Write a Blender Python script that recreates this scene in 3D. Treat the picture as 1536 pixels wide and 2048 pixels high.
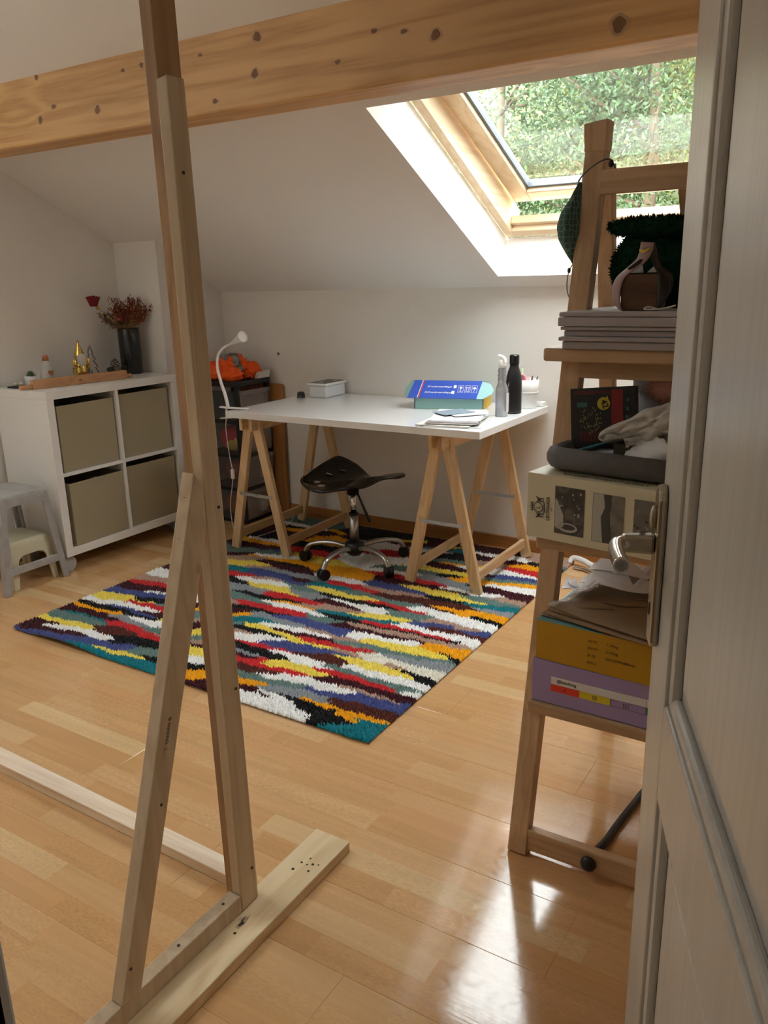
import bpy, bmesh, math, random
import numpy as np
from mathutils import Matrix, Vector, noise as mnoise
random.seed(7); rng = np.random.default_rng(7)
SC = bpy.context.scene
for o in list(bpy.data.objects): bpy.data.objects.remove(o)

# ------------------------------------------------------------------ camera
CAMH = 1.29
F_PX, PITCH, ROLL, YAW = 1622.94, 0.277562763, 0.0238189456, -0.561171725
cd = bpy.data.cameras.new('camera'); cam = bpy.data.objects.new('camera', cd)
SC.collection.objects.link(cam); SC.camera = cam
_f = Vector((math.sin(YAW)*math.cos(PITCH), math.cos(YAW)*math.cos(PITCH), -math.sin(PITCH)))
_r = Vector((math.cos(YAW), -math.sin(YAW), 0)); _d = _f.cross(_r)
_r2 = math.cos(ROLL)*_r + math.sin(ROLL)*_d; _d2 = -math.sin(ROLL)*_r + math.cos(ROLL)*_d
cam.matrix_world = Matrix(((_r2.x, -_d2.x, -_f.x, 0), (_r2.y, -_d2.y, -_f.y, 0), (_r2.z, -_d2.z, -_f.z, CAMH), (0, 0, 0, 1)))
cd.sensor_fit = 'VERTICAL'; cd.sensor_height = 36; cd.lens = F_PX/2048*36
cd.clip_start = 0.02; cd.clip_end = 200

# ------------------------------------------------------------------ world, sun, exposure
SC.view_settings.view_transform = 'Standard'; SC.view_settings.look = 'None'
SC.view_settings.gamma = 1.0; SC.view_settings.use_curve_mapping = False
SC.view_settings.exposure = 1.68
W = bpy.data.worlds.new('overcast_sky'); SC.world = W; W.use_nodes = True
bg = W.node_tree.nodes['Background']
bg.inputs[0].default_value = (0.95, 0.98, 1.0, 1); bg.inputs[1].default_value = 5.0
sl = bpy.data.lights.new('sun', 'SUN'); sl.energy = 1.5; sl.angle = 0.02; sl.color = (1, .93, .8)
sun = bpy.data.objects.new('sun', sl); SC.collection.objects.link(sun)
sun.rotation_euler = Vector((0.45, 0.85, -0.42)).to_track_quat('-Z', 'Y').to_euler()
try:
    SC.cycles.use_denoising = True; SC.cycles.denoiser = 'OPENIMAGEDENOISE'
    SC.cycles.use_adaptive_sampling = True; SC.cycles.adaptive_threshold = .10; SC.cycles.adaptive_min_samples = 16; SC.cycles.max_bounces = 8; SC.cycles.diffuse_bounces = 5; SC.cycles.glossy_bounces = 3; SC.cycles.transparent_max_bounces = 12
    SC.cycles.sample_clamp_indirect = 6; SC.cycles.caustics_reflective = False; SC.cycles.caustics_refractive = False
except Exception: pass

# ------------------------------------------------------------------ node helpers
def N(nt, kind, **kw):
    n = nt.nodes.new(kind)
    for k, v in kw.items():
        if k[0] == 'i' and k[1:].isdigit(): n.inputs[int(k[1:])].default_value = v
        else: setattr(n, k, v)
    return n
def newmat(name):
    m = bpy.data.materials.new(name); m.use_nodes = True
    nt = m.node_tree; b = nt.nodes['Principled BSDF']
    return m, nt, b
def rgb(c): return (*c, 1) if len(c) == 3 else c
def hexc(h):
    h = h.lstrip('#'); c = [int(h[i:i+2], 16)/255 for i in (0, 2, 4)]
    return tuple(x/12.92 if x <= .04045 else ((x+.055)/1.055)**2.4 for x in c)
_MC = {}
def pm(name, col, rough=.5, metal=0, var=.06, scale=9, bump=0, bscale=120, spec=.5, alpha=1, trans=0, coat=0):
    if name in _MC: return _MC[name]
    if isinstance(col, str): col = hexc(col)
    m, nt, b = newmat(name); L = nt.links
    tc = N(nt, 'ShaderNodeTexCoord'); nz = N(nt, 'ShaderNodeTexNoise'); nz.inputs['Scale'].default_value = scale; nz.inputs['Detail'].default_value = 5
    L.new(tc.outputs['Object'], nz.inputs['Vector'])
    mx = N(nt, 'ShaderNodeMix', data_type='RGBA')
    mx.inputs[6].default_value = rgb([max(0, c*(1-var)) for c in col]); mx.inputs[7].default_value = rgb([min(1, c*(1+var)) for c in col])
    L.new(nz.outputs[0], mx.inputs[0]); L.new(mx.outputs[2], b.inputs['Base Color'])
    b.inputs['Roughness'].default_value = rough; b.inputs['Metallic'].default_value = metal
    b.inputs['Specular IOR Level'].default_value = spec; b.inputs['Alpha'].default_value = alpha
    b.inputs['Transmission Weight'].default_value = trans; b.inputs['Coat Weight'].default_value = coat
    if bump:
        n2 = N(nt, 'ShaderNodeTexNoise'); n2.inputs['Scale'].default_value = bscale; n2.inputs['Detail'].default_value = 4
        L.new(tc.outputs['Object'], n2.inputs['Vector'])
        bp = N(nt, 'ShaderNodeBump'); bp.inputs['Strength'].default_value = bump; bp.inputs['Distance'].default_value = .01
        L.new(n2.outputs[0], bp.inputs['Height']); L.new(bp.outputs[0], b.inputs['Normal'])
    _MC[name] = m; return m
def wood(name, c0, c1, ck=None, axis=2, freq=26, rough=.55, knot=.055, kscale=3.2, spec=.4, stretch=.06):
    """pine-like wood: grain running along the object's axis, optional dark knots"""
    if name in _MC: return _MC[name]
    c0, c1 = [hexc(c) if isinstance(c, str) else c for c in (c0, c1)]
    m, nt, b = newmat(name); L = nt.links
    tc = N(nt, 'ShaderNodeTexCoord'); oi = N(nt, 'ShaderNodeObjectInfo')
    ad = N(nt, 'ShaderNodeVectorMath', operation='MULTIPLY_ADD'); ad.inputs[1].default_value = (1, 1, 1)
    sc_ = N(nt, 'ShaderNodeVectorMath', operation='SCALE'); sc_.inputs[0].default_value = (13, 7, 9)
    L.new(oi.outputs['Random'], sc_.inputs['Scale']); L.new(tc.outputs['Object'], ad.inputs[0]); L.new(sc_.outputs[0], ad.inputs[2])
    mp = N(nt, 'ShaderNodeMapping'); s = [1, 1, 1]; s[axis] = stretch; mp.inputs['Scale'].default_value = s
    L.new(ad.outputs[0], mp.inputs['Vector'])
    # knots
    mk = N(nt, 'ShaderNodeMapping'); sk = [1, 1, 1]; sk[axis] = .55; mk.inputs['Scale'].default_value = sk
    L.new(ad.outputs[0], mk.inputs['Vector'])
    vo = N(nt, 'ShaderNodeTexVoronoi'); vo.inputs['Scale'].default_value = kscale; L.new(mk.outputs[0], vo.inputs['Vector'])
    # grain: noise-warped bands; near knots the bands bend round them
    nz = N(nt, 'ShaderNodeTexNoise'); nz.inputs['Scale'].default_value = freq*.42; nz.inputs['Detail'].default_value = 3; L.new(mp.outputs[0], nz.inputs['Vector'])
    kb = N(nt, 'ShaderNodeMapRange', i1=0.0, i2=.35, i3=1.6, i4=0.0); L.new(vo.outputs['Distance'], kb.inputs[0])
    sm = N(nt, 'ShaderNodeMath', operation='ADD'); L.new(nz.outputs[0], sm.inputs[0])
    kbm = N(nt, 'ShaderNodeMath', operation='MULTIPLY', i1=.18 if ck else 0); L.new(kb.outputs[0], kbm.inputs[0]); L.new(kbm.outputs[0], sm.inputs[1])
    fq = N(nt, 'ShaderNodeMath', operation='MULTIPLY', i1=38.0); L.new(sm.outputs[0], fq.inputs[0])
    sn = N(nt, 'ShaderNodeMath', operation='SINE'); L.new(fq.outputs[0], sn.inputs[0])
    mr = N(nt, 'ShaderNodeMapRange', i1=-1.0, i2=1.0); L.new(sn.outputs[0], mr.inputs[0])
    fn = N(nt, 'ShaderNodeTexNoise'); fn.inputs['Scale'].default_value = freq*6; fn.inputs['Detail'].default_value = 4; L.new(mp.outputs[0], fn.inputs['Vector'])
    mm = N(nt, 'ShaderNodeMath', operation='MULTIPLY'); L.new(mr.outputs[0], mm.inputs[0]); L.new(fn.outputs[0], mm.inputs[1])
    mx = N(nt, 'ShaderNodeMix', data_type='RGBA'); mx.inputs[6].default_value = rgb(c0); mx.inputs[7].default_value = rgb(c1); L.new(mm.outputs[0], mx.inputs[0])
    big = N(nt, 'ShaderNodeTexNoise'); big.inputs['Scale'].default_value = 1.7; L.new(ad.outputs[0], big.inputs['Vector'])
    hs = N(nt, 'ShaderNodeHueSaturation'); mr2 = N(nt, 'ShaderNodeMapRange', i1=.3, i2=.7, i3=.86, i4=1.12); L.new(big.outputs[0], mr2.inputs[0]); L.new(mr2.outputs[0], hs.inputs['Value']); L.new(mx.outputs[2], hs.inputs['Color'])
    out = hs.outputs[0]
    if ck:
        if isinstance(ck, str): ck = hexc(ck)
        k2 = N(nt, 'ShaderNodeMapRange', i1=knot*.6, i2=knot*1.25, i3=1.0, i4=0.0); L.new(vo.outputs['Distance'], k2.inputs[0])
        m2 = N(nt, 'ShaderNodeMix', data_type='RGBA'); m2.inputs[7].default_value = rgb(ck); L.new(k2.outputs[0], m2.inputs[0]); L.new(out, m2.inputs[6]); out = m2.outputs[2]
    L.new(out, b.inputs['Base Color']); b.inputs['Roughness'].default_value = rough; b.inputs['Specular IOR Level'].default_value = spec
    bp = N(nt, 'ShaderNodeBump'); bp.inputs['Strength'].default_value = .08; bp.inputs['Distance'].default_value = .004; L.new(fn.outputs[0], bp.inputs['Height']); L.new(bp.outputs[0], b.inputs['Normal'])
    _MC[name] = m; return m

# ------------------------------------------------------------------ mesh helpers
COL = SC.collection; WL = {}
def V(*a): return Vector(a)
class MB:
    def __init__(s): s.v = []; s.f = []; s.s = []
    def add(s, vs, fs, smooth=False):
        n = len(s.v); s.v += [tuple(p) for p in vs]; s.f += [tuple(i+n for i in f) for f in fs]; s.s += [smooth]*len(fs); return s
    def box(s, x0, x1, y0, y1, z0, z1):
        return s.add([(x0,y0,z0),(x1,y0,z0),(x1,y1,z0),(x0,y1,z0),(x0,y0,z1),(x1,y0,z1),(x1,y1,z1),(x0,y1,z1)],
                     [(0,3,2,1),(4,5,6,7),(0,1,5,4),(1,2,6,5),(2,3,7,6),(3,0,4,7)])
    def hexa(s, b, t):   # bottom loop, top loop of 4 points each (counter-clockwise seen from top)
        return s.add(list(b)+list(t), [(0,3,2,1),(4,5,6,7),(0,1,5,4),(1,2,6,5),(2,3,7,6),(3,0,4,7)])
    def bar(s, p0, p1, w, h, side=(1,0,0)):
        p0, p1 = Vector(p0), Vector(p1); a = (p1-p0).normalized(); u = Vector(side); u = (u-a*u.dot(a)).normalized(); v = a.cross(u)
        u, v = u*w/2, v*h/2
        return s.hexa([p0-u-v, p0+u-v, p0+u+v, p0-u+v], [p1-u-v, p1+u-v, p1+u+v, p1-u+v])
    def cyl(s, p0, p1, r0, r1=None, n=16, caps=True, smooth=True):
        r1 = r0 if r1 is None else r1; return s.tube([p0, p1], [r0, r1], n, caps, smooth)
    def tube(s, pts, r, n=10, caps=True, smooth=True, flat=1.0, up=None):
        pts = [Vector(p) for p in pts]; k = len(pts); rs = r if isinstance(r, (list, tuple)) else [r]*k
        vs = []; ref = Vector(up) if up else None
        for i, p in enumerate(pts):
            t = (pts[min(i+1, k-1)]-pts[max(i-1, 0)]).normalized()
            if ref is None: ref = Vector((0,0,1)) if abs(t.z) < .9 else Vector((1,0,0))
            u = (ref-t*ref.dot(t)).normalized(); w = t.cross(u)
            if not up: ref = u
            for j in range(n):
                a = 2*math.pi*j/n; vs.append(p+u*math.cos(a)*rs[i]*flat+w*math.sin(a)*rs[i])
        fs = [(i*n+j, i*n+(j+1)%n, (i+1)*n+(j+1)%n, (i+1)*n+j) for i in range(k-1) for j in range(n)]
        s.add(vs, fs, smooth)
        if caps:
            m = len(s.v)-len(vs); s.f += [tuple(m+j for j in reversed(range(n))), tuple(m+(k-1)*n+j for j in range(n))]; s.s += [False, False]
        return s
    def lathe(s, prof, c=(0,0,0), n=24, smooth=True, fn=None):
        vs = []; c = Vector(c)
        for r, z in prof:
            for j in range(n):
                a = 2*math.pi*j/n; q = Vector((r*math.cos(a), r*math.sin(a), z)); vs.append(c+(fn(q, a) if fn else q))
        fs = [(i*n+j, i*n+(j+1)%n, (i+1)*n+(j+1)%n, (i+1)*n+j) for i in range(len(prof)-1) for j in range(n)]
        s.add(vs, fs, smooth); m = len(s.v)-len(vs)
        if prof[0][0] > 1e-5: s.f.append(tuple(m+j for j in reversed(range(n)))); s.s.append(False)
        if prof[-1][0] > 1e-5: s.f.append(tuple(m+(len(prof)-1)*n+j for j in range(n))); s.s.append(False)
        return s
    def prism(s, poly, fn, d0, d1):   # poly: 2D outline; fn(a, b, d) -> point
        n = len(poly); vs = [fn(a, b, d0) for a, b in poly]+[fn(a, b, d1) for a, b in poly]
        return s.add(vs, [tuple(reversed(range(n))), tuple(range(n, 2*n))]+[(i, (i+1) % n, n+(i+1) % n, n+i) for i in range(n)])
    def grid(s, nu, nv, fn, smooth=True, closed_u=False):
        vs = [fn(i/(nu-1) if not closed_u else i/nu, j/(nv-1)) for j in range(nv) for i in range(nu)]
        mu = nu if closed_u else nu-1
        return s.add(vs, [(j*nu+i, j*nu+(i+1) % nu, (j+1)*nu+(i+1) % nu, (j+1)*nu+i) for j in range(nv-1) for i in range(mu)], smooth)
    def blob(s, c, r, n=20, m=12, fn=None, smooth=True):
        c = Vector(c); vs = []
        for i in range(m+1):
            th = math.pi*i/m
            for j in range(n):
                a = 2*math.pi*j/n; d = Vector((math.sin(th)*math.cos(a), math.sin(th)*math.sin(a), math.cos(th)))
                k = fn(d) if fn else 1; vs.append(c+Vector((d.x*r[0], d.y*r[1], d.z*r[2]))*k)
        return s.add(vs, [(i*n+j, (i+1)*n+j, (i+1)*n+(j+1) % n, i*n+(j+1) % n) for i in range(m) for j in range(n)], smooth)
    def xf(s, M): s.v = [tuple(M @ Vector(p)) for p in s.v]; return s
    def build(s, name, mat, parent=None, bevel=0, seg=2, solid=0, subsurf=0, origin=None):
        a = np.array(s.v, float); lo, hi = a.min(0), a.max(0); c = np.array([(lo[0]+hi[0])/2, (lo[1]+hi[1])/2, lo[2]]) if origin is None else np.array(origin, float)
        me = bpy.data.meshes.new(name); me.from_pydata((a-c).tolist(), [], s.f); me.polygons.foreach_set('use_smooth', s.s)
        me.validate(); me.update()
        if mat is not None: me.materials.append(mat)
        o = bpy.data.objects.new(name, me); COL.objects.link(o); o.location = c; WL[o.name] = Vector(c)
        if parent is not None: adopt(o, parent)
        if solid: md = o.modifiers.new('thick', 'SOLIDIFY'); md.thickness = solid; md.offset = 0
        if bevel: md = o.modifiers.new('bevel', 'BEVEL'); md.width = bevel; md.segments = seg; md.limit_method = 'ANGLE'; md.angle_limit = math.radians(40)
        if subsurf: md = o.modifiers.new('sub', 'SUBSURF'); md.levels = subsurf; md.render_levels = subsurf
        return o
def adopt(o, p):
    o.parent = p; o.matrix_parent_inverse = Matrix.Translation(-WL[p.name])
def tag(o, label, cat=None, group=None, kind=None):
    o['label'] = label
    if cat: o['category'] = cat
    if group: o['group'] = group
    if kind: o['kind'] = kind
    return o
def thing(name, label, cat, loc, group=None):
    o = bpy.data.objects.new(name, None); COL.objects.link(o); o.location = loc; o.empty_display_size = .05; WL[o.name] = Vector(loc)
    return tag(o, label, cat, group)
def struct(o, label=None):
    o['kind'] = 'structure'
    if label: o['label'] = label
    return o
def dup(root, off, label=None, rot=None):
    r = root.copy(); COL.objects.link(r); r.location = root.location+Vector(off); WL[r.name] = Vector(r.location)
    if label: r['label'] = label
    def rec(src, dst):
        for ch in [c for c in src.children]:
            k = ch.copy(); COL.objects.link(k); k.parent = dst; WL[k.name] = WL[ch.name]; rec(ch, k)
    rec(root, r); return r
def rotz(a, c=(0,0,0)):
    c = Vector(c); return Matrix.Translation(c) @ Matrix.Rotation(a, 4, 'Z') @ Matrix.Translation(-c)
def frame(o, u, v):   # matrix from local (right, up, out) to world
    u = Vector(u).normalized(); v = Vector(v); v = (v-u*v.dot(u)).normalized(); n = u.cross(v); o = Vector(o)
    return Matrix(((u.x, v.x, n.x, o.x), (u.y, v.y, n.y, o.y), (u.z, v.z, n.z, o.z), (0, 0, 0, 1)))
def lettering(txt, size, M, mat, parent, align='LEFT', name='lettering', bold=0, sx=1):
    cu = bpy.data.curves.new('t', 'FONT'); cu.body = txt; cu.size = size; cu.align_x = align; cu.offset = bold; cu.resolution_u = 3; cu.extrude = .00015
    to = bpy.data.objects.new('t', cu); COL.objects.link(to)
    dg = bpy.context.evaluated_depsgraph_get(); me = bpy.data.meshes.new_from_object(to.evaluated_get(dg))
    vs = [M @ Vector((p.co.x*sx, p.co.y, p.co.z)) for p in me.vertices]; fs = [tuple(p.vertices) for p in me.polygons]
    bpy.data.objects.remove(to); bpy.data.curves.remove(cu); bpy.data.meshes.remove(me)
    return MB().add(vs, fs).build(name, mat, parent)
def patch(x0, x1, y0, y1, M, mat, parent, name='printed_panel', t=.0005):
    return MB().box(x0, x1, y0, y1, 0, t).xf(M).build(name, mat, parent)
def spline(pts, n=8):   # Catmull-Rom
    P = [Vector(p) for p in pts]; P = [2*P[0]-P[1]]+P+[2*P[-1]-P[-2]]; out = []
    for i in range(1, len(P)-2):
        for k in range(n):
            t = k/n; a, b, c, d = P[i-1:i+3]
            out.append(.5*((2*b)+(c-a)*t+(2*a-5*b+4*c-d)*t*t+(3*b-a-3*c+d)*t**3))
    return out+[P[-2]]

# ------------------------------------------------------------------ materials
WALL = pm('white_plaster', (.81, .775, .73), rough=.9, var=.015, scale=1.5, bump=.05, bscale=90, spec=.2)
CEIL = pm('white_ceiling_paint', (.82, .79, .755), rough=.9, var=.012, scale=1.2, bump=.03, bscale=80, spec=.2)
WHITE = pm('white_laminate', (.86, .85, .83), rough=.3, var=.01)
BEAMW = wood('knotty_pine_beam', '#d2a670', '#a97740', '#5d3216', axis=0, freq=22, rough=.5, knot=.05, kscale=3.0)
FRAMEW = wood('pale_spruce_batten', '#d8c4a6', '#c0a687', '#7a5534', axis=2, freq=30, rough=.6, knot=.05, kscale=4.0)
FRAMEW2 = wood('brown_spruce_post', '#b8946e', '#957150', '#5e3a20', axis=2, freq=26, rough=.6, knot=.05, kscale=3.5)
PLANKW = wood('pale_spruce_plank', '#e3cda6', '#c5a473', '#6a4a2e', axis=1, freq=24, rough=.6, knot=.055, kscale=4.5)
CROSSW = wood('whitewashed_board', '#f0e4d2', '#c4a27e', None, axis=0, freq=14, rough=.6)
TRESW = wood('trestle_pine', '#dcbc92', '#c19a6a', '#4d2a16', axis=2, freq=32, rough=.5, knot=.045, kscale=5)
EASELW = wood('easel_beech', '#c7a682', '#a98560', None, axis=2, freq=40, rough=.5)
SHELFW = wood('shelf_beech', '#c7a682', '#a98560', None, axis=0, freq=40, rough=.5)
SASHW = wood('skylight_pine', '#ecd6b6', '#dabb92', None, axis=1, freq=26, rough=.4)
SASHX = wood('skylight_pine_rail', '#ecd6b6', '#dabb92', None, axis=0, freq=26, rough=.4)
BLACK = pm('black_plastic', (.008, .008, .009), rough=.35, var=.1)
STEEL = pm('brushed_steel', (.5, .5, .49), rough=.28, metal=1, var=.05, scale=30)
ZINC = pm('zinc_plate', (.5, .54, .58), rough=.35, metal=1, var=.1, scale=40)
SCREW = pm('dark_screw', (.07, .06, .055), rough=.5, metal=.6)
INK = pm('black_ink', (.012, .011, .012), rough=.6)
# ================================================================== ROOM SHELL
S_, YB, ZB = .503, 3.57, 1.25
L_ = math.hypot(1, S_)
def SL(x, u, d): return V(x, YB-u/L_+d*S_/L_, ZB+u*S_/L_+d/L_)     # x, distance up the slope, depth above the ceiling skin
def zc(y): return ZB+S_*(YB-y)
XL, XR, YF = -3.55, 1.25, .35
SKY = (-1.555, -.41, .104, 1.286); FILL_SKY = (-3.40, -2.25, 2.40, 3.45)
def slab(mb, x0, x1, u0, u1, d0, d1, dd=None):
    f = dd or (lambda u: 0)
    return mb.hexa([SL(x0,u1,d0+f(u1)), SL(x1,u1,d0+f(u1)), SL(x1,u0,d0+f(u0)), SL(x0,u0,d0+f(u0))], [SL(x0,u1,d1+f(u1)), SL(x1,u1,d1+f(u1)), SL(x1,u0,d1+f(u0)), SL(x0,u0,d1+f(u0))])
TH = .185
mb = MB(); xa, xb = XL-.2, XR+.1
for u0, u1, holes in ((-.3, SKY[2], None), (SKY[2], SKY[3], SKY), (SKY[3], FILL_SKY[2], None), (FILL_SKY[2], FILL_SKY[3], FILL_SKY), (FILL_SKY[3], 3.95, None)):
    if holes: slab(mb, xa, holes[0], u0, u1, 0, TH); slab(mb, holes[1], xb, u0, u1, 0, TH)
    else: slab(mb, xa, xb, u0, u1, 0, TH)
struct(mb.build('ceiling', CEIL), 'white sloping attic ceiling with deep skylight reveal')
def gable(x0, x1, y0, y1):
    return MB().prism([(y0, -.06), (y1, -.06), (y1, zc(y1)+.05), (y0, zc(y0)+.05)], lambda a, b, d: V(d, a, b), x0, x1)
struct(gable(XL-.12, XL, .2, YB+.12).build('wall_left', WALL), 'white gable wall behind the white cube shelf')
struct(gable(XR, XR+.12, .2, YB+.12).build('wall_right', WALL), 'white gable wall hidden behind the door')
struct(MB().box(XL, XR, YB, YB+.12, -.06, ZB+.03).build('wall_back', WALL), 'low white knee wall behind the desk')
# boxed-in chase in the corner, its side a little out of square
struct(MB().prism([(XL-.02, 3.05), (-3.24, 3.05), (-3.303, YB+.02), (XL-.02, YB+.02)], lambda a, b, d: V(a, b, d if d < .5 else zc(b)+.04), 0, 1).build('wall_column', WALL), 'white boxed chase in the corner beside the cube shelf')
DX0, DX1, DH = -.70, .045, 2.06
mb = MB().box(XL, DX0, .2, YF, -.06, zc(.2)+.03).box(DX1, XR, .2, YF, -.06, zc(.2)+.03).box(DX0, DX1, .2, YF, DH, zc(.2)+.03)
struct(mb.build('wall_front', WALL), 'white wall with the doorway the picture is taken through')
TRIMP = pm('grey_white_trim_paint', (.62, .65, .68), rough=.45, var=.03)
tr = struct(MB().box(DX0-.05, DX0, .18, YF+.012, 0, DH).box(DX0-.05, DX0+.012, .22, YF-.03, 0, DH).build('trim_1', TRIMP, bevel=.004), 'pale painted door jamb at the left edge')
struct(MB().box(DX1, DX1+.05, .18, YF+.012, 0, DH).box(DX0-.05, DX1+.05, .18, YF+.012, DH, DH+.05).build('trim_2', TRIMP, bevel=.004), 'pale painted door jamb and head on the hinge side')
# landing behind the doorway
struct(MB().box(-1.4, XR, -1.75, -1.65, -.06, 2.5).box(-1.5, -1.4, -1.75, .2, -.06, 2.5).box(XR, XR+.1, -1.75, .2, -.06, 2.5).build('wall_landing', WALL), 'white landing walls outside the doorway')
struct(MB().box(-1.5, XR+.1, -1.75, .2, 2.5, 2.6).build('ceiling_landing', CEIL), 'white landing ceiling')
lm_ = thing('fill_globe', 'round warm fill globe, added unseen on the landing ceiling behind the viewer', 'lamp', (-.55, -.95, 2.18))  # warm globe added out of view as fill light
MB().lathe([(.05, 2.48), (.05, 2.499)], (-.55, -.95, 0), 20).build('ceiling_rose', CEIL, lm_); MB().cyl((-.55, -.95, 2.30), (-.55, -.95, 2.48), .006, n=8).build('rod', STEEL, lm_)
em, nt, b = newmat('fill_globe_glow'); b.inputs['Base Color'].default_value = (.9, .88, .82, 1); b.inputs['Emission Color'].default_value = (1, .80, .58, 1); b.inputs['Emission Strength'].default_value = 2.5
MB().blob((-.55, -.95, 2.20), (.10, .10, .10), 24, 14).build('globe', em, lm_)
BBW = wood('skirting_wood', '#b07c48', '#8e5f31', None, axis=0, freq=30, rough=.4)
struct(MB().box(-3.30, XR, YB-.014, YB, 0, .06).build('baseboard_back', BBW, bevel=.003), 'brown wooden skirting board under the knee wall')
struct(MB().box(XL, XL+.014, .35, 3.05, 0, .06).build('baseboard_left', wood('skirting_wood_y', '#b07c48', '#8e5f31', None, axis=1, freq=30, rough=.4), bevel=.003), 'brown wooden skirting board under the gable wall')
# ------------------------------------------------------------------ purlin beam
bm_ = MB().prism([(2.053, 1.795), (2.185, 1.795), (2.185, zc(2.185)+.02), (2.053, zc(2.053)+.02)], lambda a, b, d: V(d, a, b), XL, XR)
struct(bm_.build('ceiling_beam', BEAMW, bevel=.010, seg=3), 'knotty pine beam running under the sloping ceiling')

beam_o = bpy.data.objects['ceiling_beam']; KN, KR = pm('knot_heart', (.20, .085, .03), rough=.6, var=.3, scale=60), pm('knot_ring', (.46, .285, .135), rough=.55, var=.2, scale=60)
for x, z, r in ((-2.697,1.869,.0115),(-2.393,1.868,.0125),(-1.685,1.977,.0135),(-1.701,1.883,.012),(-1.101,1.891,.0125),(-.629,1.837,.0155),(-2.165,1.970,.009),(-2.69,2.005,.008),(-1.286,1.928,.006),(-1.864,1.829,.006),(-1.406,1.871,.0055),(-1.194,1.913,.006),(-2.252,1.967,.006),(-2.617,1.903,.007),(-1.911,1.962,.005),(.1,1.88,.012),(-3.2,1.91,.011)):
    lx = 1.6 if r < .008 else 1.0
    def kd(R_, d, sx=1): return MB().add([V(x+R_*sx*math.cos(a)*(1+.18*math.sin(3*a+x*9)), 2.053-d, z+R_*math.sin(a)*(1+.15*math.sin(2*a+z*30))) for a in [2*math.pi*k/16 for k in range(16)]]+[V(x, 2.053-d-.0003, z)], [(k, (k+1) % 16, 16) for k in range(16)])
    kd(r*1.35, .0004, lx*1.15).build('knot_ring', KR, beam_o); kd(r, .0008, lx).build('knot', KN, beam_o)

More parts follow.
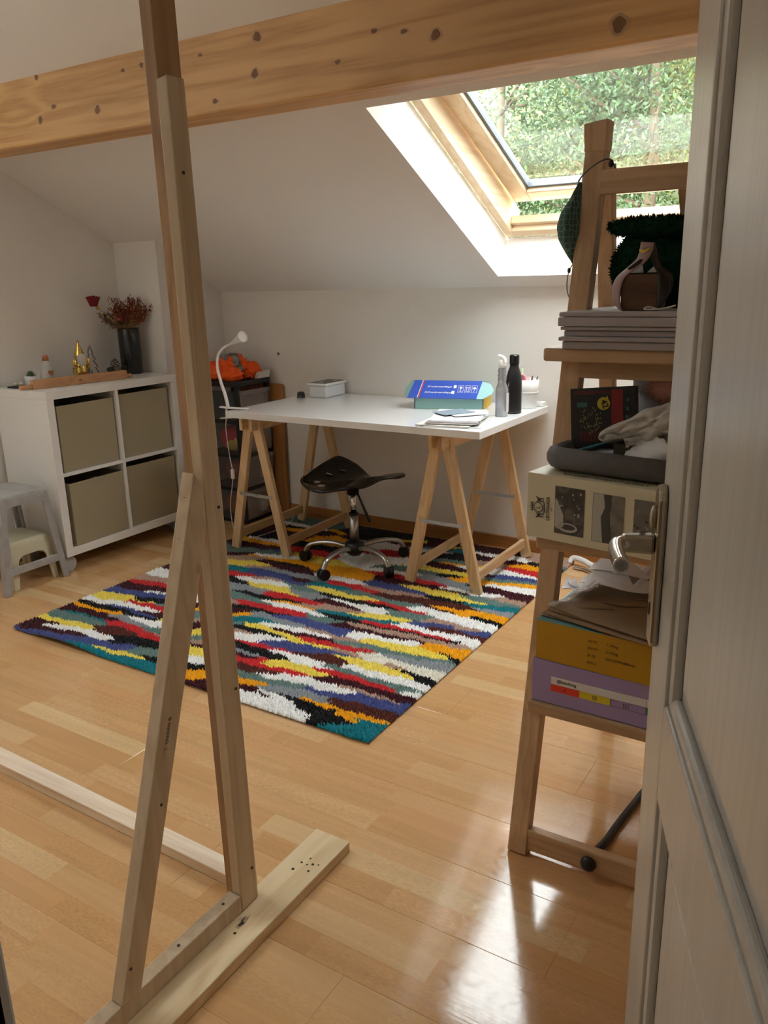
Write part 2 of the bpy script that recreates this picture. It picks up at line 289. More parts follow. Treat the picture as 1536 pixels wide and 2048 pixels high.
# ------------------------------------------------------------------ floor: laminate boards
def floor_mat():
    m, nt, b = newmat('three_strip_beech_laminate'); L = nt.links
    g = N(nt, 'ShaderNodeNewGeometry'); sp = N(nt, 'ShaderNodeSeparateXYZ'); L.new(g.outputs['Position'], sp.inputs[0])
    def M_(op, a, b_=None, c=None):
        n = N(nt, 'ShaderNodeMath', operation=op)
        for i, q in enumerate((a, b_, c)):
            if q is None: continue
            if isinstance(q, (int, float)): n.inputs[i].default_value = q
            else: L.new(q, n.inputs[i])
        return n.outputs[0]
    yr = M_('DIVIDE', M_('ADD', sp.outputs[1], 4.0), .193/3); row = M_('FLOOR', yr)
    wn = N(nt, 'ShaderNodeTexWhiteNoise', noise_dimensions='1D'); L.new(row, wn.inputs['W'])
    xs = M_('ADD', M_('DIVIDE', sp.outputs[0], .42), M_('MULTIPLY', wn.outputs[0], 17.0))
    # uneven strip lengths: warp the strip coordinate a little
    col = M_('FLOOR', M_('ADD', xs, M_('MULTIPLY', M_('SINE', M_('ADD', M_('MULTIPLY', xs, 2.1), M_('MULTIPLY', row, 1.7))), .22)))
    cv = N(nt, 'ShaderNodeCombineXYZ'); L.new(row, cv.inputs[0]); L.new(col, cv.inputs[1])
    w2 = N(nt, 'ShaderNodeTexWhiteNoise', noise_dimensions='2D'); L.new(cv.outputs[0], w2.inputs['Vector'])
    ramp = N(nt, 'ShaderNodeValToRGB'); L.new(w2.outputs[0], ramp.inputs[0])
    e = ramp.color_ramp.elements; e[0].position = 0; e[0].color = rgb(hexc('#c79a68')); e[1].position = 1; e[1].color = rgb(hexc('#d6b587'))
    for p_, c in ((.3, '#cb9f6e'), (.55, '#d0a878'), (.82, '#cc9c6b')): q = e.new(p_); q.color = rgb(hexc(c))
    # grain
    mp = N(nt, 'ShaderNodeMapping'); mp.inputs['Scale'].default_value = (2.2, 42, 1); L.new(g.outputs['Position'], mp.inputs['Vector'])
    of = N(nt, 'ShaderNodeVectorMath', operation='MULTIPLY_ADD'); L.new(w2.outputs['Color'], of.inputs[0]); of.inputs[1].default_value = (40, 40, 40); L.new(mp.outputs[0], of.inputs[2])
    n1 = N(nt, 'ShaderNodeTexNoise'); n1.inputs['Scale'].default_value = 1.0; n1.inputs['Detail'].default_value = 6; n1.inputs['Distortion'].default_value = .8; L.new(of.outputs[0], n1.inputs['Vector'])
    mpf = N(nt, 'ShaderNodeMapping'); mpf.inputs['Scale'].default_value = (70, 420, 1); L.new(g.outputs['Position'], mpf.inputs['Vector'])
    n2 = N(nt, 'ShaderNodeTexNoise'); n2.inputs['Scale'].default_value = 1.0; n2.inputs['Detail'].default_value = 2; L.new(mpf.outputs[0], n2.inputs['Vector'])
    ms = N(nt, 'ShaderNodeSeparateColor'); L.new(w2.outputs['Color'], ms.inputs[0])
    fl = M_('MULTIPLY', M_('SUBTRACT', n2.outputs[0], .5), M_('MULTIPLY', ms.outputs[1], .8))
    gr = M_('ADD', M_('MULTIPLY', M_('SUBTRACT', n1.outputs[0], .5), .36), fl)
    hs = N(nt, 'ShaderNodeHueSaturation'); L.new(ramp.outputs[0], hs.inputs['Color']); L.new(M_('ADD', gr, 1.0), hs.inputs['Value'])
    L.new(hs.outputs[0], b.inputs['Base Color'])
    n3 = N(nt, 'ShaderNodeTexNoise'); n3.inputs['Scale'].default_value = 60; n3.inputs['Detail'].default_value = 6; L.new(g.outputs['Position'], n3.inputs['Vector'])
    rr = N(nt, 'ShaderNodeMapRange', i1=.3, i2=.7, i3=.07, i4=.15); L.new(n3.outputs[0], rr.inputs[0]); L.new(rr.outputs[0], b.inputs['Roughness'])
    b.inputs['Specular IOR Level'].default_value = .75
    # scuffs: fine scratches in the gloss
    mps = N(nt, 'ShaderNodeMapping'); mps.inputs['Rotation'].default_value = (0, 0, .6); mps.inputs['Scale'].default_value = (9, 160, 1); L.new(g.outputs['Position'], mps.inputs['Vector'])
    n4 = N(nt, 'ShaderNodeTexNoise'); n4.inputs['Scale'].default_value = 1; n4.inputs['Detail'].default_value = 3; L.new(mps.outputs[0], n4.inputs['Vector'])
    bp = N(nt, 'ShaderNodeBump'); bp.inputs['Strength'].default_value = .035; bp.inputs['Distance'].default_value = .002; L.new(n4.outputs[0], bp.inputs['Height']); L.new(bp.outputs[0], b.inputs['Normal'])
    return m
FLOORM = floor_mat()
fl = struct(MB().box(-3.6, XR+.05, -1.7, YB+.02, -.06, -.009).build('floor', pm('subfloor', (.3, .25, .2), rough=.9)), 'glossy beech-look laminate floor laid in three-strip boards')
bw, bl = .193, 1.285
def board_mesh(x0, x1, y0, y1):
    c, d = .0009, .0007
    vs = [(x0,y0,-.008),(x1,y0,-.008),(x1,y1,-.008),(x0,y1,-.008),(x0,y0,-d),(x1,y0,-d),(x1,y1,-d),(x0,y1,-d),(x0+c,y0+c,0),(x1-c,y0+c,0),(x1-c,y1-c,0),(x0+c,y1-c,0)]
    return MB().add(vs, [(0,3,2,1),(8,9,10,11)]+[(a, (a+1) % 4, (a+1) % 4+4, a+4) for a in range(4)]+[(a+4, (a+1) % 4+4, (a+1) % 4+8, a+8) for a in range(4)])
row = 0; y = -4.0+bw*12
while y < YB:
    x = XL-.02-bl*((row*.37) % 1.0); y1 = min(y+bw, YB)
    while x < XR:
        x0, x1 = max(x, XL), min(x+bl, XR)
        if x1-x0 > .05 and not (y1 < .15 and (x1 < -1.4)):
            board_mesh(x0, x1, y, y1).build('floor_board', FLOORM, fl)
        x += bl
    y += bw; row += 1

# ------------------------------------------------------------------ skylights
def glass_mat():
    m, nt, b = newmat('double_glazing'); L = nt.links; nt.nodes.remove(b)
    out = nt.nodes['Material Output']; t = N(nt, 'ShaderNodeBsdfTransparent'); t.inputs[0].default_value = (.955, .97, .96, 1)
    gl = N(nt, 'ShaderNodeBsdfGlossy'); gl.inputs['Roughness'].default_value = 0.0
    lw = N(nt, 'ShaderNodeLayerWeight'); lw.inputs[0].default_value = .5      # Facing = 1 - |cos|: Schlick reflectance of the double pane
    pw = N(nt, 'ShaderNodeMath', operation='POWER', i1=5.0); L.new(lw.outputs['Facing'], pw.inputs[0])
    mu = N(nt, 'ShaderNodeMath', operation='MULTIPLY_ADD', use_clamp=True, i1=.9, i2=.11); L.new(pw.outputs[0], mu.inputs[0])
    mx = N(nt, 'ShaderNodeMixShader'); L.new(mu.outputs[0], mx.inputs[0]); L.new(t.outputs[0], mx.inputs[1]); L.new(gl.outputs[0], mx.inputs[2]); L.new(mx.outputs[0], out.inputs[0])
    return m
GLASS = glass_mat(); GASK = pm('grey_gasket', (.16, .18, .2), rough=.5); SEAL = pm('black_seal', (.01, .01, .01), rough=.6)
def skylight(name, label, O, ang):
    x0, x1, u0, u1 = O; g = .0004
    root = bpy.data.objects.new(name, None); COL.objects.link(root); root.location = SL((x0+x1)/2, (u0+u1)/2, .25); WL[root.name] = Vector(root.location); struct(root, label)
    fw = .042; d0, d1 = TH, .315
    for nm, a in (('frame_stile', (x0+g, x0+fw, u0+g, u1-g)), ('frame_stile', (x1-fw, x1-g, u0+g, u1-g))):
        slab(MB(), *a, d0+.002, d1).build(nm, SASHW, root, bevel=.003)
    slab(MB(), x0+fw, x1-fw, u0+g, u0+.05, d0+.002, d1-.06).build('frame_rail', SASHX, root, bevel=.003)
    slab(MB(), x0+fw, x1-fw, u0+.05, u0+.072, d0+.028, d1-.065).build('frame_rail', SASHX, root, bevel=.003)
    slab(MB(), x0+fw, x1-fw, u1-.05, u1-g, d0+.002, d1).build('frame_rail', SASHX, root, bevel=.003)
    t = math.tan(math.radians(ang)); dd = lambda u: (u1-.06-u)*t
    a0, a1, b0, b1 = x0+fw+.006, x1-fw-.006, u0+.082, u1-.056; sw = .078; s0, s1 = .262, .318
    sash = slab(MB(), a0, a0+sw, b0, b1, s0, s1, dd).build('sash_stile', SASHW, root, bevel=.006)
    slab(MB(), a1-sw, a1, b0, b1, s0, s1, dd).build('sash_stile', SASHW, root, bevel=.006)
    slab(MB(), a0+sw, a1-sw, b0, b0+sw, s0, s1, dd).build('sash_rail', SASHX, root, bevel=.006)
    slab(MB(), a0+sw, a1-sw, b1-sw, b1, s0, s1, dd).build('sash_rail', SASHX, root, bevel=.006)
    e = .012
    for a in ((a0+sw, a0+sw+e, b0+sw, b1-sw), (a1-sw-e, a1-sw, b0+sw, b1-sw), (a0+sw+e, a1-sw-e, b0+sw, b0+sw+e), (a0+sw+e, a1-sw-e, b1-sw-e, b1-sw)):
        slab(MB(), *a, s0+.020, s1-.004, dd).build('gasket', GASK, root)
    slab(MB(), a0+.01, a1-.01, b0-.012, b0, s0+.028, s1, dd).build('sash_seal', SEAL, root)
    slab(MB(), a0+sw-.004, a1-sw+.004, b0+sw-.004, b1-sw+.004, s0+.034, s0+.038, dd).build('glass_pane', GLASS, root)
    # sampling portal for the sky light entering here
    pl = bpy.data.lights.new(name+'_portal', 'AREA'); pl.shape = 'RECTANGLE'; pl.size = x1-x0; pl.size_y = u1-u0; pl.cycles.is_portal = True
    po = bpy.data.objects.new(name+'_portal', pl); COL.objects.link(po)
    n = V(0, S_, 1)/L_; up = V(0, -1, S_)/L_; c = SL((x0+x1)/2, (u0+u1)/2, .40)
    po.matrix_world = Matrix(((1, up.x, n.x, c.x), (0, up.y, n.y, c.y), (0, up.z, n.z, c.z), (0, 0, 0, 1)))
    return root
skylight('window_1', 'pine-framed skylight standing slightly open over the desk', SKY, 2.4)
skylight('window_fill', 'added pine-framed fill skylight higher up the slope, out of the picture', FILL_SKY, 0)  # added skylight, kept out of view, lets in extra fill light

# ------------------------------------------------------------------ the bank and trees outside
GRASS = pm('dry_grass_bank', (.075, .095, .035), rough=.9, var=.5, scale=3, bump=.6, bscale=20)
def bank(u, v):
    x = -14+22*u; y = 4.6+17*v; return V(x, y, .55+max(0, y-4.6)*.17+max(0, y-11)*.55+.15*mnoise.noise(V(x*.7, y*.7, 3)))
struct(MB().grid(45, 30, bank).build('hillside_bank', GRASS), 'grassy bank rising behind the house')
def leafmat(name, c):
    m, nt, b = newmat(name); L = nt.links; oi = N(nt, 'ShaderNodeNewGeometry')
    hs = N(nt, 'ShaderNodeHueSaturation'); hs.inputs['Color'].default_value = rgb(hexc(c))
    r1 = N(nt, 'ShaderNodeMapRange', i3=.30, i4=1.25); L.new(oi.outputs['Random Per Island'], r1.inputs[0]); L.new(r1.outputs[0], hs.inputs['Value'])
    L.new(hs.outputs[0], b.inputs['Base Color']); b.inputs['Roughness'].default_value = .5
    out = nt.nodes['Material Output']; tl = N(nt, 'ShaderNodeBsdfTranslucent'); L.new(hs.outputs[0], tl.inputs[0])
    mx = N(nt, 'ShaderNodeMixShader', i0=.4); L.new(b.outputs[0], mx.inputs[1]); L.new(tl.outputs[0], mx.inputs[2]); L.new(mx.outputs[0], out.inputs[0])
    return m
LEAF = [leafmat('leaf_green', '#506b36'), leafmat('leaf_bluegreen', '#566f4c'), leafmat('leaf_yellowgreen', '#848438')]
BARK = wood('bark', '#6b5a48', '#453a30', None, axis=2, freq=20, rough=.9)
def tree(x, y, h, w, lm, label, nleaf=10000, lsz=.058):
    z0 = .55+(y-4.6)*.17-.1; t = thing('leafy_tree', label, 'tree', (x, y, z0), 'trees on the bank outside the skylight')
    tk = MB(); rr = random.Random(int((x+20)*97+y*13)); tips = []
    top = V(x+rr.uniform(-.3, .3), y, z0+h*.8)
    tk.tube(spline([(x, y, z0), (x+rr.uniform(-.15, .15), y, z0+h*.3), tuple(top)], 5), [.09-.006*i for i in range(11)], 8)
    for k in range(14):
        f = rr.uniform(.12, .8); b0 = V(x, y, z0).lerp(top, f); a = rr.uniform(0, 6.28); r_ = w*rr.uniform(.5, 1)
        b1 = b0+V(math.cos(a)*r_, math.sin(a)*r_*.8, rr.uniform(.15, .6)*r_+.1)
        mid = b0.lerp(b1, .5)+V(0, 0, -.06); tk.tube([b0, mid, b1], [.03, .02, .008], 5); tips += [b1, mid, b0.lerp(b1, .75)]
    tips.append(top); tk.build('trunk', BARK, t)
    tp = np.array([tuple(p) for p in tips]); rg = np.random.default_rng(int((x+30)*31+y*7))
    c = tp[rg.integers(0, len(tp), nleaf)]+rg.normal(0, 1, (nleaf, 3))*np.array([w*.22, w*.22, h*.085])
    a = rg.normal(size=(nleaf, 3)); a /= np.linalg.norm(a, axis=1)[:, None]; b_ = np.cross(a, rg.normal(size=(nleaf, 3))); b_ /= np.linalg.norm(b_, axis=1)[:, None]
    s = (lsz*(.6+.8*rg.random(nleaf)))[:, None]
    vs = np.stack([c-a*s*.5, c+b_*s*.22, c+a*s*.5, c-b_*s*.22], 1).reshape(-1, 3)
    mb = MB(); mb.v = vs.tolist(); mb.f = [(4*i, 4*i+1, 4*i+2, 4*i+3) for i in range(nleaf)]; mb.s = [False]*nleaf
    mb.build('foliage', LEAF[lm], t)
tree(-5.6, 9.0, 3.6, 1.2, 2, 'yellow-green tree seen at the left edge of the skylight pane')
tree(-4.4, 9.6, 4.0, 1.3, 1, 'blue-green tree in the left half of the skylight view')
tree(-3.4, 10.2, 4.2, 1.3, 0, 'mid-green tree in the middle of the skylight view')
tree(-2.5, 9.2, 3.8, 1.2, 1, 'pale tree with a forked trunk right of the middle of the skylight view')
tree(-1.7, 9.9, 4.0, 1.3, 2, 'yellow-green tree behind the upright of the easel shelf in the skylight')
tree(-.9, 9.3, 3.8, 1.2, 0, 'green tree at the right end of the skylight beside the door')
tree(-6.6, 11.2, 4.6, 1.5, 0, 'taller green tree behind the left-hand trees outside')
tree(-4.0, 12.2, 5.0, 1.7, 2, 'tall yellowish tree filling the back of the skylight view')
tree(-1.8, 12.4, 5.0, 1.7, 1, 'tall blue-green tree behind the right-hand trees outside')
tree(0.4, 11.0, 4.6, 1.5, 0, 'tall green tree beyond the right side of the skylight')

# ------------------------------------------------------------------ door
DOORP = wood('painted_door_white', (.60, .585, .55), (.52, .505, .475), None, axis=2, freq=40, rough=.32, spec=.6, stretch=.03)
DE, DU = V(-.224, 1.01, 0), V(.363, -.932, 0)
DM = frame(DE, DU, (0, 0, 1))
def dbox(mb, s0, s1, z0, z1, d0, d1):
    mb2 = MB().box(s0, s1, z0, z1, d0, d1).xf(DM); return mb.add(mb2.v, mb2.f)
dr = bpy.data.objects.new('door_1', None); COL.objects.link(dr); dr.location = DE+DU*.355; WL[dr.name] = Vector(dr.location); struct(dr, 'white painted panelled door standing open at the right edge')
DW = .71
for s0, s1 in ((0, .118), (DW-.118, DW)): dbox(MB(), s0, s1, .008, 2.04, -.04, 0).build('stile', DOORP, dr, bevel=.003)
for z0, z1 in ((.008, .20), (.672, .80), (1.92, 2.04)): dbox(MB(), .118, DW-.118, z0, z1, -.04, 0).build('rail', DOORP, dr, bevel=.003)
for z0, z1 in ((.20, .672), (.80, 1.92)):
    pn = dbox(MB(), .118, DW-.118, z0, z1, -.028, -.016).build('panel', DOORP, dr)
    for a in ((.118, .138, z0, z1), (DW-.138, DW-.118, z0, z1), (.138, DW-.138, z0, z0+.02), (.138, DW-.138, z1-.02, z1)):
        m = dbox(MB(), *a, -.017, -.004).build('moulding', DOORP, pn, bevel=.005)
    dbox(MB(), .165, DW-.165, z0+.045, z1-.045, -.017, -.010).build('raised_field', DOORP, pn, bevel=.005)
NICK = pm('worn_nickel', (.47, .43, .35), rough=.3, metal=1, var=.12, scale=25)
hp = MB().prism([(.012+.016*(1-math.cos(a)), .0) for a in ()] or [(.010, .845), (.014, .838), (.042, .838), (.046, .845), (.046, 1.03), (.042, 1.042), (.028, 1.047), (.014, 1.042), (.010, 1.03)], lambda a, b, d: DM @ V(a, b, d), 0, .011).build('handle_plate', NICK, dr, bevel=.004)
MB().blob((0, 0, 0), (.006, .016, .006), 12, 8).xf(DM @ Matrix.Translation(V(.028, 1.005, .013))).build('thumb_turn', NICK, hp)
HN = .971
neck = MB().prism([(-.011, -.013), (.011, -.013), (.011, .013), (-.011, .013)], lambda a, b, d: DM @ V(.028+a*(1-.3*d/.05), HN+b*(1-.15*d/.05), d), .011, .050).build('lever_neck', NICK, hp, bevel=.004)
grip = MB(); gp = spline([(.027, HN, .042), (.030, HN, .052), (.042, HN-.001, .057), (.070, HN-.003, .058), (.100, HN-.005, .056)], 6)
nseg = 16; ring_o, ring_i = [], []
gm = MB().tube(gp, .0092, nseg, caps=False, flat=1.05); gi = MB().tube(gp[-8:], .0076, nseg, caps=False)
gm.add(gi.v, [tuple(reversed(f)) for f in gi.f], True); no = len(gp)*nseg; ni = len(gi.v)
gm.f += [(no-nseg+j, no-nseg+(j+1) % nseg, no+ni-nseg+(j+1) % nseg, no+ni-nseg+j) for j in range(nseg)]; gm.s += [False]*nseg
bore = [DM @ Vector(gi.v[j]) for j in range(3*nseg, 4*nseg)]
gm.xf(DM).build('lever_grip', pm('polished_nickel', (.62, .6, .54), rough=.18, metal=1, var=.05), hp)
MB().add(bore, [tuple(range(nseg))]).build('lever_bore_shade', SCREW, hp)  # dark cap paints the shade inside the hollow grip
MB().cyl((.028, HN+.0135, .026), (.028, HN+.0145, .026), .004, n=10).xf(DM).build('lever_screw', SCREW, neck)
MB().blob((0, 0, 0), (.004, .009, .002), 10, 6).xf(DM @ Matrix.Translation(V(.028, .885, .0115))).build('keyhole', SCREW, hp)
# ================================================================== NEAR WOODEN FRAME
fr = thing('timber_stand', 'tall raw-timber stand with a diagonal brace in the foreground', 'timber stand', (-1.035, 1.05, 0))
MB().box(-1.042, -.945, .40, 1.318, 0, .027).build('base_plank', PLANKW, fr, bevel=.002)
bt = MB().box(-1.047, -1.016, .46, 1.021, .027, .068).build('base_batten', FRAMEW, fr, bevel=.002)
for y in (.62, .755, .86, .985): MB().cyl((-1.0315, y, .0675), (-1.0315, y, .069), .0032, n=10).build('screw', SCREW, bt)
up = MB().hexa([(-1.064,1.030,.002),(-1.0405,1.030,.002),(-1.0405,1.086,.002),(-1.064,1.086,.002)], [(-1.070,1.014,2.36),(-1.042,1.014,2.36),(-1.042,1.066,2.36),(-1.070,1.066,2.36)]).build('upright_post', FRAMEW2, fr, bevel=.002)
bp_ = MB().hexa([(-1.040,1.022,.0275),(-1.016,1.022,.0275),(-1.016,1.074,.0275),(-1.040,1.074,.0275)], [(-1.0395,1.012,1.602),(-1.0145,1.012,1.606),(-1.0145,1.050,1.606),(-1.0395,1.050,1.602)]).build('upright_batten', FRAMEW, fr, bevel=.0025)
for y, z in ((1.030, 1.465), (1.055, .53), (1.048, .90), (1.060, .11)): MB().cyl((-1.0165, y, z), (-1.0135, y, z), .003, n=10).build('screw', SCREW, bp_)
# diagonal brace: flush with the batten, foot on the base batten, head cut against the upright batten
br = MB().prism([(.708, .069), (.752, .069), (1.0135, .868), (1.0135, .945), (1.002, .965), (.994, .975)], lambda a, b, d: V(d, a, b), -1.044, -1.0135).build('diagonal_brace', FRAMEW, fr, bevel=.0025)
for y, z in ((.735, .13), (.842, .40)): MB().cyl((-1.0145, y, z), (-1.0125, y, z), .003, n=10).build('screw', SCREW, br)
for y, z, x in ((.9815, .93, -1.029), (.9595, .86, -1.029)): MB().cyl((x, y+.002, z), (x, y-.0012, z+.0004), .0035, n=10).build('screw', SCREW, br)
bd = V(0, 1.0135-.752, .868-.069).normalized()
lettering('T  ONIHAN ®', .0098, frame(V(-1.0130, .868, .496), (0, bd.y, bd.z), (0, -bd.z, bd.y)), pm('faded_stamp_ink', (.10, .075, .06), rough=.7), br, name='timber_stamp')
cb = MB().hexa([(-2.75,1.112,0),(-1.068,1.085,0),(-1.068,1.130,0),(-2.75,1.172,0)], [(-2.75,1.112,.028),(-1.068,1.085,.028),(-1.068,1.130,.028),(-2.75,1.172,.028)]).build('cross_board', CROSSW, fr, bevel=.002)
HOLE = pm('nail_hole', (.02, .015, .01), rough=.9)
pk = [c for c in fr.children if c.name.startswith('base_plank')][0]
for x, y in ((-1.000,1.205),(-.990,1.225),(-1.004,1.178),(-.985,1.205),(-.974,1.212),(-.970,1.190),(-.962,1.217),(-.99,.97),(-.995,1.0)): MB().cyl((x, y, .0268), (x, y, .0274), random.uniform(.002, .0045), n=8).build('nail_hole', HOLE, pk)
# scorched smear on the plank
bmm, nt, b = newmat('scorched_wood'); L = nt.links; tc = N(nt, 'ShaderNodeTexCoord'); b.inputs['Base Color'].default_value = (.025, .022, .018, 1); b.inputs['Roughness'].default_value = .9
mp = N(nt, 'ShaderNodeMapping'); mp.inputs['Scale'].default_value = (55, 19, 1); L.new(tc.outputs['Object'], mp.inputs[0]); ln = N(nt, 'ShaderNodeVectorMath', operation='LENGTH'); L.new(mp.outputs[0], ln.inputs[0])
mp2 = N(nt, 'ShaderNodeMapping'); mp2.inputs['Scale'].default_value = (260, 60, 1); L.new(tc.outputs['Object'], mp2.inputs[0]); nz = N(nt, 'ShaderNodeTexNoise'); nz.inputs['Scale'].default_value = 1; nz.inputs['Detail'].default_value = 5; L.new(mp2.outputs[0], nz.inputs[0])
ad = N(nt, 'ShaderNodeMath', operation='MULTIPLY_ADD', i1=1.9, i2=-.55); L.new(nz.outputs[0], ad.inputs[0]); sb2 = N(nt, 'ShaderNodeMath', operation='SUBTRACT', use_clamp=True); L.new(ad.outputs[0], sb2.inputs[0]); L.new(ln.outputs[1], sb2.inputs[1])
m2_ = N(nt, 'ShaderNodeMath', operation='MULTIPLY', use_clamp=True, i1=2.2); L.new(sb2.outputs[0], m2_.inputs[0]); L.new(m2_.outputs[0], b.inputs['Alpha'])
MB().add([V(-1.0155, .945, .0274), V(-.975, .945, .0274), V(-.975, 1.055, .0274), V(-1.0155, 1.055, .0274)], [(0,1,2,3)]).build('burn_mark', bmm, pk, origin=(-.997, 1.0, .0274))

# ================================================================== CUBE SHELF
KX0, KX1, KY0, KY1, KZ0, KZ1 = -3.535, -3.160, 2.250, 3.030, .082, .852
ks = thing('cube_shelf', 'white four-cube shelf unit on castors against the gable wall', 'shelf', ((KX0+KX1)/2, (KY0+KY1)/2, 0))
t = .038
KWH = pm('white_foil', (.80, .79, .77), rough=.4, var=.01)
MB().box(KX0, KX1, KY0, KY1, KZ1-t, KZ1).build('top_panel', KWH, ks, bevel=.0015)
MB().box(KX0, KX1, KY0, KY1, KZ0, KZ0+t).build('bottom_panel', KWH, ks, bevel=.0015)
MB().box(KX0, KX1, KY0, KY0+t, KZ0+t, KZ1-t).build('side_panel', KWH, ks, bevel=.0015)
MB().box(KX0, KX1, KY1-t, KY1, KZ0+t, KZ1-t).build('side_panel', KWH, ks, bevel=.0015)
ym, zm = (KY0+KY1)/2, (KZ0+KZ1)/2
MB().box(KX0, KX1-.002, ym-.008, ym+.008, KZ0+t, KZ1-t).build('divider', KWH, ks)
for a, b in ((KY0+t, ym-.008), (ym+.008, KY1-t)): MB().box(KX0, KX1-.002, a, b, zm-.008, zm+.008).build('middle_shelf', KWH, ks)
CAST = pm('grey_castor', (.45, .46, .46), rough=.4)
for x in (KX0+.05, KX1-.05):
    for y in (KY0+.035, KY1-.04):
        MB().cyl((x-.013, y, .037), (x-.004, y, .037), .0365, n=24).cyl((x+.004, y, .037), (x+.013, y, .037), .0365, n=24).box(x-.012, x+.012, y-.012, y+.012, .06, .081).build('castor', CAST, ks)
BOXM = pm('taupe_board', '#a0957a', rough=.75, var=.04, scale=4, bump=.08, bscale=300); BOXIN = pm('dark_box_inside', (.012, .011, .01), rough=.9)
def storage_box(y0, y1, z0, h, x1, turn, label):
    x0 = x1-.32; c = V((x0+x1)/2, (y0+y1)/2, z0); R = rotz(turn, c)
    b = thing('storage_box', label, 'box', tuple(c), 'taupe boxes in the cube shelf'); k = .004
    MB().box(x1-k, x1, y0, y1, z0, z0+h).xf(R).build('front', BOXM, b, bevel=.0015)
    MB().box(x0, x1-k, y0, y0+k, z0, z0+h).box(x0, x1-k, y1-k, y1, z0, z0+h).box(x0, x0+k, y0+k, y1-k, z0, z0+h).box(x0+k, x1-k, y0+k, y1-k, z0, z0+k).xf(R).build('body', BOXM, b)
    return b, R
za, zb = KZ0+t+.001, zm+.009
storage_box(KY0+t+.012, ym-.018, zb, .305, KX1-.014, .015, 'taupe storage box in the upper cube nearer the stools')
storage_box(ym+.016, KY1-t-.016, zb, .312, KX1-.018, -.02, 'taupe storage box in the upper cube below the black vase')
lb, R = storage_box(KY0+t+.020, ym-.014, za, .300, KX1-.006, .025, 'taupe storage box in the lower cube nearer the stools, pulled slightly askew')
MB().box(KX1-.012, KX1-.002, 2.448, 2.470, za+.300, za+.303).box(KX1-.004, KX1-.002, 2.448, 2.470, za+.29, za+.303).build('pull_tab', pm('tab_grey', (.42, .39, .33), rough=.8), lb)
storage_box(ym+.018, KY1-t-.012, za, .308, KX1-.016, -.02, 'taupe storage box in the lower cube nearer the desk')

# ================================================================== DRAWER TOWER
TX0, TX1, TY0, TY1, TZ = -3.225, -2.955, 3.262, 3.530, .792
tw = thing('drawer_tower', 'black-framed plastic drawer tower in the corner behind the clip lamp', 'drawers', ((TX0+TX1)/2, (TY0+TY1)/2, 0))
FRM = pm('black_tower_frame', (.010, .010, .011), rough=.4)
def smoky(name, c, a):
    m = pm(name, c, rough=.35, var=.05, spec=.4); nt = m.node_tree; b = nt.nodes['Principled BSDF']; b.inputs['Alpha'].default_value = a; return m
SMOKE = smoky('frosted_grey_plastic', (.50, .47, .48), .34); SMOKE.node_tree.nodes['Principled BSDF'].inputs['Alpha'].default_value = .38; SMOKE2 = smoky('smoked_side_plastic', (.06, .065, .065), .8)
MB().box(TX0-.006, TX1+.006, TY0-.006, TY1+.004, TZ-.032, TZ).build('top_panel', FRM, tw, bevel=.008)
for x in (TX0, TX1-.028):
    for y in (TY0, TY1-.022): MB().box(x, x+.028, y, y+.022, 0, TZ-.032).build('corner_post', FRM, tw, bevel=.003)
lev = [.022, .205, .393, .580, .760]
for z in lev[:-1]: MB().box(TX0, TX1, TY0, TY1, z-.020, z).build('runner_shelf', FRM, tw, bevel=.002)
for i in range(4):
    z0, z1 = lev[i]+.002, lev[i+1]-.022
    d = MB().hexa([(TX1-.004,TY0+.022,z0),(TX1+.004,TY0+.022,z0),(TX1+.004,TY1-.018,z0),(TX1-.004,TY1-.018,z0)], [(TX1+.000,TY0+.012,z1),(TX1+.010,TY0+.012,z1),(TX1+.010,TY1-.010,z1),(TX1+.000,TY1-.010,z1)]).build('drawer', SMOKE, tw, bevel=.002)
    MB().box(TX1+.009, TX1+.019, TY0+.02, TY1-.016, z1-.022, z1-.002).build('drawer_lip', SMOKE, d, bevel=.004)
    MB().box(TX0+.028, TX1-.028, TY0+.002, TY0+.005, z0, z1).build('side_panel', SMOKE2 if i == 3 else smoky('clear_side_plastic', (.25, .22, .22), .16), tw)
yarn = [(-3.09, 3.36, lev[2], .075, (.62, .05, .07), 'crimson yarn ball in the second drawer down'), (-3.00, 3.42, lev[2], .06, (.42, .10, .12), 'faded red yarn ball in the second drawer, at the front'),
        (-3.13, 3.45, lev[2], .055, (.8, .55, .06), 'yellow yarn ball at the back of the second drawer'), (-3.07, 3.335, lev[2], .05, (.85, .58, .10), 'golden yarn ball low in the second drawer'),
        (-3.09, 3.38, lev[1], .075, (.30, .10, .08), 'rust yarn ball in the third drawer down'), (-3.01, 3.44, lev[1], .062, (.40, .30, .28), 'dusty pink yarn ball in the third drawer'),
        (-3.10, 3.36, lev[0], .065, (.34, .10, .03), 'brown-orange yarn ball in the bottom drawer'), (-3.00, 3.42, lev[0], .06, (.5, .46, .42), 'off-white yarn ball in the bottom drawer')]
for x, y, z, r, c, l in yarn:
    o = MB().blob((x, y, z+.004+r*.95), (r*1.05, r, r*.95), 18, 12, lambda d: 1+.05*math.sin(14*d.x+9*d.z)).build('yarn_ball', pm('yarn_%02d%02d%02d' % tuple(int(q*99) for q in c), c, rough=.95, var=.25, scale=60, bump=.6, bscale=180)); tag(o, l, 'yarn', 'yarn in the drawer tower')
o = MB().box(-3.18, -2.876, 3.5365, 3.5525, 0, .752).build('leaning_board', wood('brown_board', '#a87442', '#8a5a2e', None, axis=2, freq=26), bevel=.002); tag(o, 'brown wooden board standing upright between the drawer tower and the desk', 'board')
